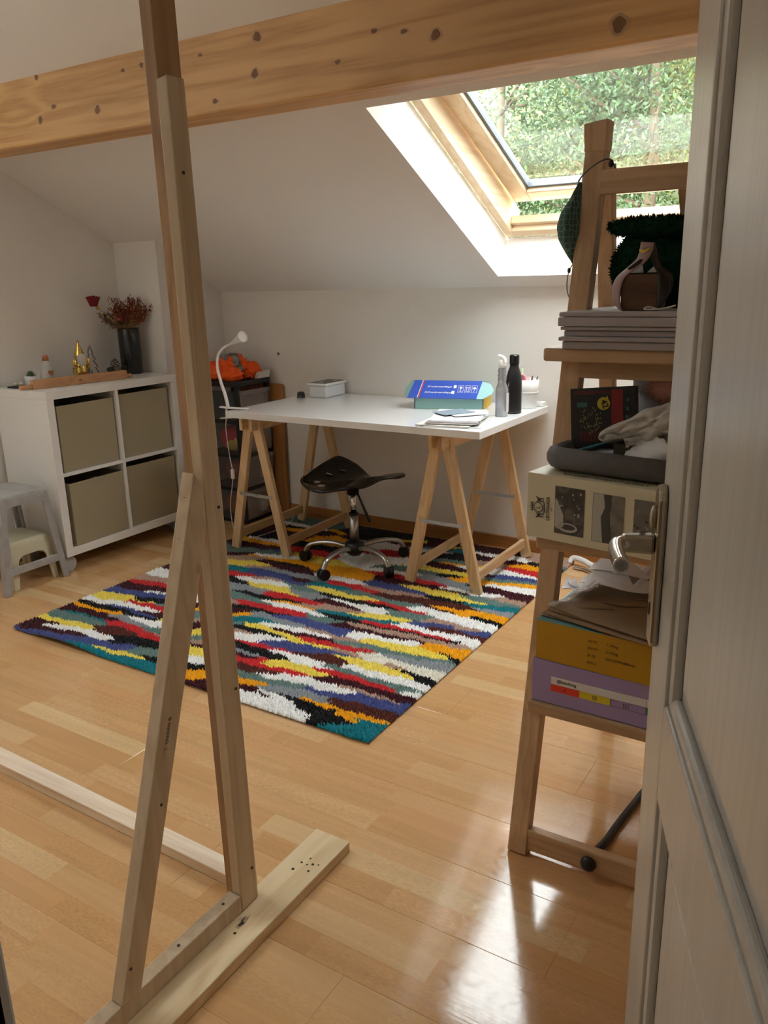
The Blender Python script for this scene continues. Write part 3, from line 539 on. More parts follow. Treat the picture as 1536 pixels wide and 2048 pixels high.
# hi-vis vest heaped on the tower
HV = pm('hivis_orange', (.95, .115, .01), rough=.75, var=.08, scale=20)
vs_ = thing('safety_vest', 'crumpled orange high-visibility vest heaped on the drawer tower', 'vest', (-3.07, 3.36, TZ))
def crump(d):
    p = d*2.4; return .80+.22*abs(mnoise.noise(p))+.30*mnoise.noise(p*1.7+V(4, 1, 2))+.10*abs(mnoise.noise(p*4.5))
vb = MB(); VK = 0
for c, r in (((-3.06, 3.36, .853), (.105, .085, .082)), ((-3.16, 3.33, .835), (.085, .06, .055)), ((-2.995, 3.42, .836), (.055, .065, .052)), ((-3.03, 3.30, .825), (.09, .04, .048))):
    k = random.random()*9; VK = k if c[2] == .853 else VK; vb.blob(c, r, 40, 24, lambda d, k=k: crump(d+V(k, k, 0)*.3))
vb.v = [(x, y, max(z, TZ+.001)) for x, y, z in vb.v]; vb.build('cloth', HV, vs_)
RB = pm('reflective_grey_band', (.20, .19, .18), rough=.5, var=.06)
def band(yc, x0, x1, cz, rz, w, tilt=0):
    mb = MB(); mb.grid(14, 5, lambda u, v: V(x0+(x1-x0)*u+tilt*(v-.5), yc+w*(v-.5)-.03*math.sin(math.pi*u), max(TZ+.003, cz+rz*math.sin(math.pi*min(1, max(0, .04+.92*u)))+.006*mnoise.noise(V(u*4, v*2, yc*9)))))
    mb.build('reflective_band', RB, vs_, solid=.002)
def vest_band(az, el0, el1, wd, c=V(-3.06, 3.36, .853), r=(.105, .085, .082)):
    def f(u, v):
        e = el0+(el1-el0)*u; a = az+(v-.5)*wd/max(.35, math.cos(e)); d = V(math.cos(e)*math.cos(a), math.cos(e)*math.sin(a), math.sin(e)); k = crump(d+V(VK, VK, 0)*.3)*1.03+.03
        return V(c.x+d.x*r[0]*k, c.y+d.y*r[1]*k, max(TZ+.002, c.z+d.z*r[2]*k))
    MB().grid(22, 6, f).build('reflective_band', RB, vs_, solid=.002)
vest_band(-.62, -.75, 1.35, .50); vest_band(-1.75, .75, 1.45, .5)
o = thing('white_tray', 'small white open box beside the orange vest on the drawer tower', 'box', (-2.99, 3.475, TZ))
tb = MB().hexa([(-3.03,3.425,TZ+.001),(-2.945,3.425,TZ+.001),(-2.945,3.518,TZ+.001),(-3.03,3.518,TZ+.001)], [(-3.036,3.418,TZ+.036),(-2.939,3.418,TZ+.036),(-2.939,3.524,TZ+.040),(-3.036,3.524,TZ+.040)]); tb.f.pop(1); tb.s.pop(1)
tb.build('tray', WHITE, o, solid=.002)
MB().box(-3.03, -2.945, 3.424, 3.519, TZ+.027, TZ+.029).build('insert', pm('paper_insert', (.7, .69, .68), rough=.8), o)

# ================================================================== DESK
DX_0, DX_1, DY_0, DY_1, DZ = -2.637, -1.327, 2.818, 3.553, .720
o = MB().box(DX_0, DX_1, DY_0, DY_1, DZ-.030, DZ).build('desk_top', pm('glossy_white_top', (.82, .82, .82), rough=.16, var=.006, spec=.5), bevel=.0015); tag(o, 'long glossy white table top resting on two pine trestles', 'table')
def trestle(xc, label):
    tt = thing('trestle', label, 'trestle', (xc, 3.18, .014), 'pine trestles under the desk'); zt = DZ-.031
    for s in (-1, 1): MB().box(xc+s*.030-.009, xc+s*.030+.009, 2.852, 3.508, zt-.062, zt).build('beam_board', wood('trestle_pine_y', '#dcbc92', '#c19a6a', '#4d2a16', axis=1, freq=32, rough=.5, knot=.045, kscale=5), tt, bevel=.002)
    for y in (2.905, 3.445):
        for s in (-1, 1):
            lg = MB().bar((xc+s*.163, y+s*.0, .014), (xc+s*.016, y, zt-.004), .024, .046, side=(0, 1, 0)).build('leg', TRESW, tt, bevel=.0025)
        z = .305; w = .016+(.163-.016)*(zt-z)/(zt-.014)
        st = MB().box(xc-w, xc+.004, y-.0165, y-.0145, z-.007, z+.007).box(xc-.004, xc+w, y-.0145, y-.0125, z-.009, z+.006).build('metal_stay', ZINC, tt)
        MB().cyl((xc, y-.021, z-.001), (xc, y-.012, z-.001), .0065, n=12).build('stay_rivet', ZINC, st)
    for s in (-1, 1): MB().box(xc+s*.150-.009, xc+s*.150+.009, 2.918, 3.432, .062, .104).build('lower_rail', wood('trestle_pine_y', '#dbae78', '#b9854e'), tt, bevel=.002)
    return tt
trestle(-1.535, 'pine trestle under the right-hand end of the desk, beside the easel shelf')
trestle(-2.548, 'pine trestle under the left-hand end of the desk, beside the drawer tower')

# ---- clip lamp
LW = pm('white_lamp_enamel', (.80, .79, .77), rough=.35, var=.01)
lp = thing('clip_lamp', 'white clip-on desk lamp with a curved neck at the desk corner', 'lamp', (-2.648, 2.866, DZ))
MB().bar((-2.660, 2.856, DZ+.010), (-2.560, 2.895, DZ+.0045), .030, .005, side=(-.36, .93, 0)).bar((-2.690, 2.843, DZ+.014), (-2.660, 2.856, DZ+.010), .034, .005, side=(-.36, .93, 0)).build('clamp_jaw', LW, lp, bevel=.0015)
MB().bar((-2.690, 2.843, DZ-.040), (-2.57, 2.895, DZ-.0325), .030, .004, side=(-.36, .93, 0)).cyl((-2.662, 2.856, DZ-.040), (-2.662, 2.856, DZ+.010), .006, n=10).build('clamp_lower_jaw', LW, lp)
neck_ = spline([(-2.655, 2.860, DZ+.012), (-2.670, 2.862, .79), (-2.693, 2.864, .850), (-2.709, 2.866, .912), (-2.702, 2.868, .968), (-2.668, 2.872, 1.006), (-2.622, 2.876, 1.026)], 8)
MB().tube(neck_, [.0085-.0035*i/(len(neck_)-1) for i in range(len(neck_))], 10).build('neck', LW, lp)
hd = V(-.088, .02, -.034).normalized()*-1
h0 = V(-2.622, 2.876, 1.026); h1 = V(-2.535, 2.862, 1.060); ax = (h1-h0)
MB().tube([h0, h0.lerp(h1, .3), h0.lerp(h1, .6), h0.lerp(h1, .85), h1], [.006, .010, .016, .022, .0255], 24, caps=False).build('shade', LW, lp, solid=.0015)
MB().tube([h0.lerp(h1, .93), h0.lerp(h1, .955)], [.021, .0215], 20).build('diffuser', pm('lamp_diffuser', (.85, .83, .76), rough=.4), lp)
cbp = spline([(-2.668, 2.855, DZ-.042), (-2.676, 2.856, .62), (-2.668, 2.858, .50), (-2.656, 2.858, .43)], 6)
cb_ = MB().tube(cbp, .0018, 6).tube(spline([(-2.656, 2.858, .385), (-2.662, 2.85, .33), (-2.69, 2.86, .22), (-2.72, 2.92, .06), (-2.72, 3.02, .024), (-2.70, 3.3, .022), (-2.80, 3.50, .03)], 8), .0018, 6).build('cable', LW, lp)
MB().box(-2.664, -2.648, 2.851, 2.865, .383, .432).build('inline_switch', LW, cb_, bevel=.004)

# ================================================================== STOOL
sx, sy = -2.036, 2.975
st = thing('swivel_stool', 'black tractor-seat swivel stool on five chrome legs under the desk', 'stool', (sx, sy, .016))
GB = pm('glossy_black_seat', (.004, .004, .004), rough=.12, var=.1, coat=.3)
ta = V(.93, .37, 0).normalized(); tn = V(-ta.y, ta.x, 0)
prof = [(-1, .002), (-.985, .040), (-.96, .066), (-.9, .099), (-.8, .133), (-.7, .154), (-.55, .170), (-.3, .168), (-.05, .140), (.15, .100), (.32, .062), (.47, .040), (.6, .030), (.72, .032), (.84, .037), (.93, .030), (1, .006)]
def seat(u, v):
    i = u*(len(prof)-1); k = min(int(i), len(prof)-2); f = i-k; a = prof[k][0]*(1-f)+prof[k+1][0]*f; w = prof[k][1]*(1-f)+prof[k+1][1]*f
    b = (v-.5)*2; bowl = max(0, min(1, (.35-a)/.8))
    sm_a = min(1, max(0, (a+1)/.5))**.8; z = .428+.034*bowl*sm_a*(abs(b)**2.2)*(1.3 if b > 0 else .15)+.024*max(0, a)+.024*b*bowl*sm_a-.022*math.exp(-((a-.28)/.2)**2)*abs(b)-.018*bowl*(1-abs(b))
    q = V(sx, sy, 0)+ta*(a*.235+.008)+tn*b*w; return V(q.x, q.y, z)
seat_o = MB().grid(43, 21, seat).build('seat', GB, st, solid=.012); seat_o.modifiers['thick'].offset = -1
for a, b in ((-.62, .38), (-.66, -.15), (-.35, .55), (-.45, -.52)):  # pale discs painted in for light showing through the seat holes
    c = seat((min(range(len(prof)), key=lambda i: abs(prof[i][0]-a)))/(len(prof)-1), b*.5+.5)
    MB().lathe([(.0, .0016), (.017, .0012), (.019, 0)], (0, 0, 0), 16).xf(Matrix.Translation(c) @ (Matrix.Rotation(-.30*b, 4, ta) @ Matrix.Rotation(.22, 4, tn))).build('seat_perforation', pm('pale_hole_light', (.42, .38, .37), rough=.3), seat_o)
MB().lathe([(.075, .412), (.055, .395), (.030, .385), (.027, .352)], (sx, sy, 0), 20).build('seat_mount', BLACK, st)
MB().cyl((sx, sy, .25), (sx, sy, .37), .0135, n=18).build('gas_rod', pm('chrome', (.75, .75, .74), rough=.12, metal=1), st)
MB().cyl((sx, sy, .118), (sx, sy, .256), .0215, n=22).build('gas_cylinder', STEEL, st)
MB().cyl((sx, sy, .254), (sx, sy, .264), .0225, n=22).build('cylinder_cap', BLACK, st)
MB().lathe([(.026, .06), (.044, .078), (.048, .10), (.044, .122), (.024, .128)], (sx, sy, 0), 24).build('hub', BLACK, st)
MB().tube([(sx+.02, sy-.01, .385), (sx+.05, sy-.012, .33), (sx+.098, sy-.015, .236)], [.004, .005, .008], 8).build('lever', BLACK, st)
for k in range(5):
    a = math.radians(-91+72*k); dx, dy = math.cos(a), math.sin(a); P = lambda r, z: (sx+dx*r, sy+dy*r, z)
    lg = MB().tube(spline([P(.038, .100), P(.10, .112), P(.17, .110), P(.222, .096), P(.243, .070), P(.246, .052)], 6), .0135, 12, flat=.85).build('leg', STEEL, st)
    w = a+1.1; wx, wy = math.cos(w), math.sin(w); c = V(*P(.247, .041))
    MB().cyl(c+V(wx*.004, wy*.004, 0), c+V(wx*.019, wy*.019, 0), .0255, n=18).cyl(c-V(wx*.019, wy*.019, 0), c-V(wx*.004, wy*.004, 0), .0255, n=18).blob((c.x, c.y, c.z+.012), (.017, .017, .018), 12, 8).build('castor', BLACK, lg)

# ================================================================== RUG
RX0, RX1, RY0, RY1 = -2.815, -1.160, 1.728, 3.500
rug = thing('tufted_rug', 'handmade tufted rug of multicoloured ragged stripes on the laminate floor', 'rug', ((RX0+RX1)/2, (RY0+RY1)/2, 0))
RUGD = "B-2764,1721,-2534,1726,56;B-2554,1741,-2249,1813,58;M-2780,1755,-2527,1797,48;M-2778,1807,-2696,1830,45;W-2717,1804,-2374,1841,46;Y-2789,1846,-2520,1870,47;S-2787,1893,-2548,1912,58;T-2764,1944,-2516,1936,17;M-2788,1963,-2524,1976,49;O-2767,1999,-2559,2025,24;K-2752,2039,-2546,2048,46;K-2530,2034,-2356,2053,26;W-2783,2072,-2461,2110,45;Y-2776,2127,-2634,2153,62;Y-2628,2148,-2512,2178,19;B-2780,2195,-2476,2247,44;B-2671,2067,-2410,2069,34;M-2801,2256,-2533,2302,59;R-2761,2333,-2563,2339,48;N-2787,2357,-2605,2389,56;W-2783,2447,-2682,2472,77;M-2786,2516,-2741,2530,33;K-2610,2174,-2440,2209,44;R-2638,2142,-2377,2140,40;M-2484,2082,-2329,2090,36;S-2495,2163,-2403,2173,23;G-2575,1986,-2372,1994,38;W-2449,2010,-2269,2029,50;Y-2385,2053,-2298,2056,24;S-2339,1970,-2230,1988,36;D-2525,1881,-2359,1903,68;R-2532,1950,-2315,1941,38;R-2401,1921,-2181,1934,40;K-2379,1852,-2190,1878,74;N-2261,1944,-2203,1955,20;W-2229,1895,-2137,1888,22;S-2241,1811,-2104,1850,68;Y-2410,1762,-2136,1778,28;T-2515,1723,-2308,1749,26;T-2290,1735,-2017,1758,47;K-2157,1785,-2069,1810,37;W-2631,2252,-2504,2274,23;W-2382,2290,-2357,2287,48;M-2340,2247,-2316,2252,37;O-2312,2215,-2286,2221,31;S-2270,2168,-2237,2178,62;N-2234,2128,-2200,2139,30;M-2200,2089,-2163,2101,59;Y-2157,2039,-2119,2056,53;S-2125,2005,-2085,2020,33;N-2095,1969,-2054,1991,23;M-2075,1948,-2030,1966,21;Y-2043,1909,-1979,1920,64;W-1998,1861,-1932,1874,63;K-1958,1814,-1895,1838,47;O-1919,1768,-1855,1799,65;M-1874,1724,-1808,1756,45;M-2708,2933,-2482,2996,62;S-2742,2877,-2450,2939,73;B-2554,2921,-2438,2964,62;O-2567,2842,-2282,2863,32;M-2680,2809,-2578,2854,39;N-2648,2781,-2463,2827,56;W-2531,2861,-2388,2901,44;M-2457,2804,-2152,2779,64;K-2481,2817,-2199,2817,35;Y-2595,2722,-2409,2762,60;N-2461,2718,-2332,2746,33;T-2531,2656,-2409,2673,55;B-2413,2678,-2207,2688,79;R-2480,2603,-2371,2622,48;G-2358,2724,-2045,2729,50;M-2219,2696,-2087,2677,37;N-2358,2606,-2190,2629,46;W-2374,2582,-2157,2595,64;K-2424,2541,-2309,2543,46;Y-2339,2549,-2102,2554,51;Y-2122,2529,-2039,2540,21;S-2169,2618,-2029,2607,57;G-2105,2559,-1924,2555,48;B-2202,2645,-2068,2644,41;G-2365,2483,-2194,2491,60;S-2297,2407,-2158,2401,62;K-2269,2443,-2104,2438,45;K-2123,2440,-1974,2469,26;R-2230,2492,-1929,2487,37;O-2212,2843,-1921,2841,57;W-2152,2779,-1900,2763,31;R-2005,2736,-1843,2722,49;T-2079,2666,-1877,2704,46;Y-2060,2641,-1777,2622,43;S-1883,2673,-1816,2681,44;K-1930,2585,-1751,2584,33;M-1940,2546,-1721,2537,36;W-1872,2564,-1733,2556,32;N-1964,2455,-1691,2492,44;Y-1792,2480,-1685,2483,14;O-2092,2437,-1873,2441,27;W-2120,2416,-1826,2412,39;S-2174,2393,-2048,2410,25;R-2205,2356,-1876,2361,52;N-2236,2352,-2189,2345,30;K-2193,2317,-1905,2339,36;M-2170,2279,-2106,2295,50;O-2141,2246,-2074,2283,32;T-2112,2220,-1957,2246,45;T-1866,2445,-1665,2453,40;K-1853,2428,-1645,2423,34;G-2081,2291,-1850,2287,48;B-1967,2323,-1630,2309,63;S-1875,2367,-1737,2373,43;S-2083,2188,-2005,2191,24;M-1748,2367,-1602,2357,31;W-1972,2232,-1663,2248,36;K-2055,2163,-1841,2160,37;Y-2023,2193,-1744,2182,36;Y-1739,2175,-1592,2175,22;M-1900,2215,-1625,2227,35;N-2028,2133,-1966,2134,30;N-1768,2265,-1545,2271,35;W-1635,2317,-1565,2302,33;S-1639,2240,-1531,2249,31;W-1989,2089,-1833,2133,60;R-1960,2063,-1695,2074,32;R-1747,2191,-1506,2212,46;B-1845,2105,-1667,2123,68;B-1667,2123,-1521,2156,28;K-1936,2035,-1702,2036,54;G-1896,1996,-1814,2003,11;M-1873,1970,-1810,1976,28;R-1850,1944,-1746,1979,31;W-1784,2049,-1605,2071,51;D-1691,2081,-1504,2118,53;N-1592,2175,-1483,2177,32;Y-1552,2129,-1458,2139,36;K-2326,3359,-2001,3438,77;Y-2013,3388,-1700,3425,44;W-2121,3245,-1758,3312,52;S-1884,3327,-1750,3347,43;R-2015,3176,-1838,3200,73;B-1896,3209,-1761,3222,47;M-1827,3296,-1740,3302,40;K-1781,3260,-1610,3293,82;T-1685,3381,-1567,3424,53;W-1595,3379,-1451,3397,66;M-1603,3355,-1455,3337,58;M-1609,3421,-1452,3455,69;S-1705,3213,-1573,3218,60;N-1542,3253,-1417,3265,61;W-2108,3038,-1812,3109,96;Y-1860,3084,-1799,3098,47;S-1855,3031,-1764,3026,66;M-1734,3151,-1457,3137,62;O-1672,3184,-1511,3215,39;Y-1718,3077,-1495,3083,49;W-1575,3162,-1435,3176,66;K-1634,3034,-1533,3054,51;S-1714,3026,-1631,3027,54;W-1804,2969,-1638,2997,43;R-1776,2932,-1547,2914,55;G-1679,2984,-1418,2960,85;O-1541,3024,-1451,3040,63;N-1711,2976,-1612,2970,25;K-1486,2972,-1350,2966,62;M-1787,2859,-1553,2903,54;M-1573,2877,-1410,2887,31;W-1538,2896,-1290,2907,43;R-1365,3266,-1273,3245,57;O-1379,3285,-1294,3295,31;W-1385,3193,-1256,3203,57;B-1365,3136,-1237,3155,57;S-1380,3094,-1224,3121,35;O-1424,3030,-1210,3088,42;W-1358,3033,-1185,3025,62;M-1357,2970,-1160,2963,72;N-1302,2886,-1127,2881,57;S-1410,2842,-1265,2862,74;S-1260,2851,-1118,2858,47;T-1374,2781,-1111,2821,53;G-1418,2751,-1113,2780,34;Y-1668,2849,-1330,2820,67;K-1557,2785,-1381,2785,46;B-1813,2812,-1571,2800,58;N-1827,2739,-1539,2772,43;D-1730,2699,-1343,2749,71;S-1862,2673,-1534,2666,55;S-1596,2556,-1440,2574,75;R-1893,2720,-1753,2717,52;R-1742,2618,-1377,2622,37;M-1498,2679,-1245,2695,38;O-1456,2701,-1122,2697,63;K-1286,2685,-1124,2646,44;W-1526,2642,-1131,2605,68;Y-1832,2629,-1732,2638,58;Y-1732,2481,-1476,2522,48;K-1809,2596,-1598,2596,43;W-1780,2553,-1581,2550,51;M-1766,2532,-1722,2535,21;B-1471,2518,-1300,2561,54;B-1242,2544,-1125,2561,60;N-1456,2566,-1207,2563,54;D-1374,2502,-1123,2504,52;T-1719,2462,-1496,2479,31;K-1689,2418,-1236,2435,24;R-1650,2433,-1278,2452,38;W-1486,2472,-1133,2475,56;W-1165,2435,-1116,2429,66;N-1637,2389,-1160,2415,42;M-1651,2362,-1316,2368,36;W-1612,2304,-1348,2356,58;Y-1535,2299,-1224,2304,76;O-1309,2355,-1124,2360,86;K-1280,2338,-1121,2299,42;S-1571,2244,-1178,2277,51;G-1273,2256,-1160,2268,33;R-1549,2211,-1490,2221,45;R-1849,1943,-1591,1956,33;D-1811,1907,-1655,1920,47;S-1768,1857,-1519,1892,36;O-1734,1822,-1643,1839,40;G-1639,1833,-1401,1860,49;M-1706,1795,-1559,1791,27;W-1670,1757,-1531,1763,28;W-1558,1795,-1411,1755,53;W-1632,1799,-1534,1809,30;K-1558,1812,-1328,1809,33;K-1438,1785,-1294,1755,74;K-1313,1788,-1252,1779,28;Y-1742,1974,-1517,1997,49;Y-1499,1972,-1405,1981,20;W-1686,1907,-1372,1933,51;W-1775,2044,-1585,2052,56;W-1571,2040,-1507,2039,16;D-1688,2082,-1494,2093,50;B-1503,1888,-1346,1907,31;B-1354,1918,-1231,1909,38;D-1399,1869,-1200,1859,32;O-1477,1825,-1239,1801,25;T-1294,1734,-1145,1771,85;W-1631,2309,-1356,2350,53;M-1743,2366,-1312,2353,25;O-1309,2355,-1127,2363,74;S-1641,2236,-1174,2278,49;G-1393,2225,-1129,2246,46;C-1486,2194,-1119,2169,48;N-1731,2277,-1297,2161,31;Y-1551,2122,-1240,2124,42;K-1288,2138,-1123,2123,45;W-1487,2084,-1137,2081,40;W-1173,2027,-1119,2032,46;S-1540,2054,-1170,2037,32;R-1546,2022,-1264,2027,33;M-1505,1980,-1123,1982,38;N-1418,1958,-1156,1956,27;B-1453,1895,-1131,1954,46;D-1395,1869,-1123,1860,44;O-1406,1830,-1142,1827,22;T-1294,1734,-1128,1779,88;T-1246,1805,-1141,1813,28;W-2749,3358,-2547,3346,26;K-2716,3316,-2576,3312,33;O-2679,3278,-2557,3294,37;M-2786,3222,-2537,3205,61;K-2762,3105,-2628,3121,68;W-2745,3078,-2535,3066,23;O-2763,3033,-2502,3017,34;M-2728,2965,-2489,3007,46;S-2760,2897,-2509,2932,50;B-2602,2931,-2427,2944,47;W-2538,2869,-2376,2894,30;R-2431,3022,-2192,3022,57;Y-2391,2963,-2161,2948,31;K-2451,3093,-2260,3080,45;S-2788,3408,-2474,3422,44;O-2405,3186,-2333,3347,41;M-2471,3293,-2298,3312,56;K-2290,3445,-2030,3464,69;M-1975,3368,-1714,3439,69;N-1312,3452,-1139,3428,73;K-1211,3356,-1130,3323,58;O-1169,3280,-1128,3281,71;R-1146,3219,-1115,3225,72;S-1224,3429,-1131,3365,35;R-1371,3259,-1240,3232,64"
PAL = {'W': '#f2f1ee', 'C': '#e8e4d4', 'K': '#0d0d0f', 'Y': '#efd75a', 'O': '#f0a50e', 'R': '#c8282c', 'M': '#3d0d19', 'B': '#454f86', 'T': '#0d7480', 'S': '#66807a', 'G': '#8e9398', 'N': '#b0907f', 'D': '#53241b'}
keys = list(PAL); PALC = np.array([hexc(PAL[k]) for k in keys])
st_ = []
for e in RUGD.split(';'): st_.append((keys.index(e[0]), *[float(q)/1000 for q in e[1:].split(',')]))
# stripes nobody can see behind the posts and under the desk: made up in the same manner
def rug_colour(px, py):
    A = np.array(st_); best = np.full(px.shape, 1e9); idx = np.zeros(px.shape, int)
    # ragged edges: long wander plus a saw of single tufts
    wy = .0045*np.sin(px*23+py*31)+.003*np.sin(px*61+1.3+py*47)+rng.normal(0, .0015, px.shape); wx = rng.normal(0, .006, px.shape)
    X, Y = px+wx, py+wy
    for c, x0, y0, x1, y1, w in A:
        if x1 < x0: x0, y0, x1, y1 = x1, y1, x0, y0
        h = max(w*.5, .008); sh = min(h*.9, (x1-x0)*.3); x0 += sh; x1 -= sh
        dx, dy = x1-x0, y1-y0; tt = np.clip(((X-x0)*dx+(Y-y0)*dy)/(dx*dx+dy*dy+1e-9), 0, 1)
        ex, ey = (X-(x0+tt*dx)), Y-(y0+tt*dy); d = np.hypot(ex*.45, ey)-h
        m = d < best; best[m] = d[m]; idx[m] = int(c)
    return idx
step = .0062
gx = np.arange(RX0-.001, RX1+.003, step); gy = np.arange(RY0-.001, RY1+.003, step)
PX, PY = np.meshgrid(gx, gy); PX = PX.ravel()+rng.normal(0, .0011, PX.size); PY = PY.ravel()+rng.normal(0, .0011, PY.size)
def rug_z(x, y):   # the near left edge lifts in a wave, elsewhere it lies flat
    x = np.asarray(x); y = np.asarray(y); e = np.clip((RY0+.16-y)/.16, 0, 1)**2
    return .016*e*np.clip(np.sin((x-RX0)*7.2-.5), 0, 1)*np.clip((-1.7-x)*3, 0, 1)+.004*np.clip((RX0+.06-x)/.06, 0, 1)
ci = rug_colour(PX, PY)
n_ = PX.size; base = .005+rug_z(PX, PY); lean = rng.normal(0, .0030, (n_, 2)); hh = .0118+rng.normal(0, .0016, n_)
hh *= np.where(ci == keys.index('W'), 1.12, 1.0); r_ = .0062
rot = rng.random(n_)*6.28; vt = np.zeros((n_, 5, 3))
for k in range(4):
    a = rot+k*math.pi/2; vt[:, k, 0] = PX+np.cos(a)*r_; vt[:, k, 1] = PY+np.sin(a)*r_; vt[:, k, 2] = base
# a squat frayed tuft: wide top, two tips
vt[:, 4, 0] = PX+lean[:, 0]; vt[:, 4, 1] = PY+lean[:, 1]; vt[:, 4, 2] = base+hh
me = bpy.data.meshes.new('pile'); me.vertices.add(n_*5); me.vertices.foreach_set('co', (vt.reshape(-1, 3)-np.array([(RX0+RX1)/2, (RY0+RY1)/2, 0])).ravel())
tri = np.array([[0,1,4],[1,2,4],[2,3,4],[3,0,4]]); F = (np.arange(n_)[:, None, None]*5+tri[None]).reshape(-1, 3)
me.loops.add(F.size); me.loops.foreach_set('vertex_index', F.ravel().astype(np.int32)); me.polygons.add(len(F)); me.polygons.foreach_set('loop_start', np.arange(0, F.size, 3, dtype=np.int32)); me.polygons.foreach_set('loop_total', np.full(len(F), 3, np.int32))
ca = me.color_attributes.new('yarn', 'FLOAT_COLOR', 'POINT'); cc = PALC[ci]*(1+rng.normal(0, .08, (n_, 1))); cc = np.clip(cc, 0.002, 1)
ca.data.foreach_set('color', np.repeat(np.c_[cc, np.ones(n_)], 5, axis=0).ravel()); me.update(); me.validate()
rm, nt, b = newmat('wool_yarn'); at_ = N(nt, 'ShaderNodeAttribute', attribute_name='yarn'); nt.links.new(at_.outputs['Color'], b.inputs['Base Color']); b.inputs['Roughness'].default_value = .95; b.inputs['Specular IOR Level'].default_value = .1; b.inputs['Sheen Weight'].default_value = .15
me.materials.append(rm); me.polygons.foreach_set('use_smooth', np.ones(len(F), bool))
po = bpy.data.objects.new('pile', me); COL.objects.link(po); po.location = ((RX0+RX1)/2, (RY0+RY1)/2, 0); WL[po.name] = Vector(po.location); adopt(po, rug); po['kind'] = 'stuff'
# coloured ground under the tufts
gnx, gny = 166, 178
gxs = np.linspace(RX0, RX1, gnx); gys = np.linspace(RY0, RY1, gny); GX, GY = np.meshgrid(gxs, gys); gc = PALC[rug_colour(GX.ravel(), GY.ravel())]; gz = .0055+rug_z(GX, GY)
mb = MB(); mb.v = np.stack([GX, GY, gz], -1).reshape(-1, 3).tolist(); mb.f = [(j*gnx+i, j*gnx+i+1, (j+1)*gnx+i+1, (j+1)*gnx+i) for j in range(gny-1) for i in range(gnx-1)]; mb.s = [True]*len(mb.f)
go = mb.build('pile_ground', rm, rug); ca = go.data.color_attributes.new('yarn', 'FLOAT_COLOR', 'POINT'); ca.data.foreach_set('color', np.c_[gc, np.ones(len(gc))].ravel()); go['kind'] = 'stuff'
mb = MB(); bn = 60
edge = [(RX0+(RX1-RX0)*i/bn, RY0) for i in range(bn)]+[(RX1, RY0+(RY1-RY0)*i/bn) for i in range(bn)]+[(RX1-(RX1-RX0)*i/bn, RY1) for i in range(bn)]+[(RX0, RY1-(RY1-RY0)*i/bn) for i in range(bn)]
zz = [float(rug_z(x, y)) for x, y in edge]
ne = len(edge); mb.add([V(x, y, .0005+z) for (x, y), z in zip(edge, zz)]+[V(x, y, .006+z) for (x, y), z in zip(edge, zz)], [(i, (i+1) % ne, ne+(i+1) % ne, ne+i) for i in range(ne)])
mb.build('backing_hem', pm('canvas_backing', (.55, .53, .48), rough=.9), rug)
# ================================================================== EASEL SHELF
es = thing('easel_shelf', 'beech A-frame ladder shelf loaded with boxes beside the open door', 'shelf', (-.43, 1.85, 0))
MB().bar((-.606, 1.522, 0), (-.587, 1.820, 1.575), .045, .034).build('front_leg', EASELW, es, bevel=.003)
MB().bar((-.602, 2.222, 0), (-.582, 1.860, 1.520), .036, .030).build('rear_leg', EASELW, es, bevel=.003)
MB().bar((-.250, 1.522, 0), (-.372, 1.805, 1.498), .045, .034).build('front_leg', EASELW, es, bevel=.003)
MB().bar((-.262, 2.222, 0), (-.414, 1.866, 1.495), .036, .030).build('rear_leg', EASELW, es, bevel=.003)
MB().hexa([(-.6105,1.794,1.54),(-.5635,1.794,1.54),(-.5635,1.834,1.54),(-.6105,1.834,1.54)], [(-.613,1.792,1.594),(-.561,1.792,1.600),(-.561,1.836,1.600),(-.613,1.836,1.594)]).build('head_block', EASELW, es, bevel=.003)
MB().box(-.566, -.380, 1.770, 1.792, 1.452, 1.500).build('top_rail', SHELFW, es, bevel=.003)
rg_ = MB().box(-.584, -.272, 1.516, 1.538, .012, .067).build('bottom_rail', SHELFW, es, bevel=.003)
MB().lathe([(0, 0), (.012, .001), (.017, .005), (.018, .012), (.013, .018)], (0, 0, 0), 18).xf(Matrix.Translation(V(-.437, 1.498, .040)) @ Matrix.Rotation(-math.pi/2, 4, 'X')).build('knob', BLACK, rg_)
for i, (x0, x1, y0, y1, z1) in enumerate(((-.612, -.255, 1.556, 2.140, .372), (-.606, -.285, 1.570, 2.050, .758), (-.632, -.300, 1.648, 1.955, 1.147))):
    MB().box(x0, x1, y0, y1, z1-.028, z1).build('shelf_board', SHELFW, es, bevel=.006, seg=3)
MB().box(-.572, -.340, 1.705, 1.722, 1.080, 1.119).build('apron', SHELFW, es, bevel=.002)
MB().box(-.585, -.300, 2.072, 2.092, .570, .604).build('rear_rail', SHELFW, es, bevel=.002)

# ---- bottom shelf: purple and yellow boxes
def carton(name, label, cat, O, w, h, dp, turn, mats, zt=None):
    u = V(math.cos(turn), math.sin(turn), 0); bk = V(-math.sin(turn), math.cos(turn), 0); O = Vector(O); R = frame(O, u, (0, 0, 1))   # local: right, up, towards viewer
    t = thing(name, label, cat, tuple(O+u*w/2+bk*dp/2))
    side, top = mats
    MB().box(0, w, 0, h, -dp, 0).xf(R).build('body', side, t, bevel=.0012)
    if top: MB().box(.0006, w-.0006, h, h+.001, -dp+.0006, -.0006).xf(R).build('lid', top, t)
    return t, R
LILAC = pm('lilac_card', '#a28fc0', rough=.55, var=.03, scale=5)
pb, R = carton('purple_carton', 'lilac shipping box with a coloured label strip, bottom of the stack on the easel shelf', 'box', (-.603, 1.567, .3735), .362, .101, .28, -.015, (LILAC, None))
dm = R @ Matrix.Translation(V(0, 0, .0004))
LW_ = pm('label_white', (.72, .71, .72), rough=.6)
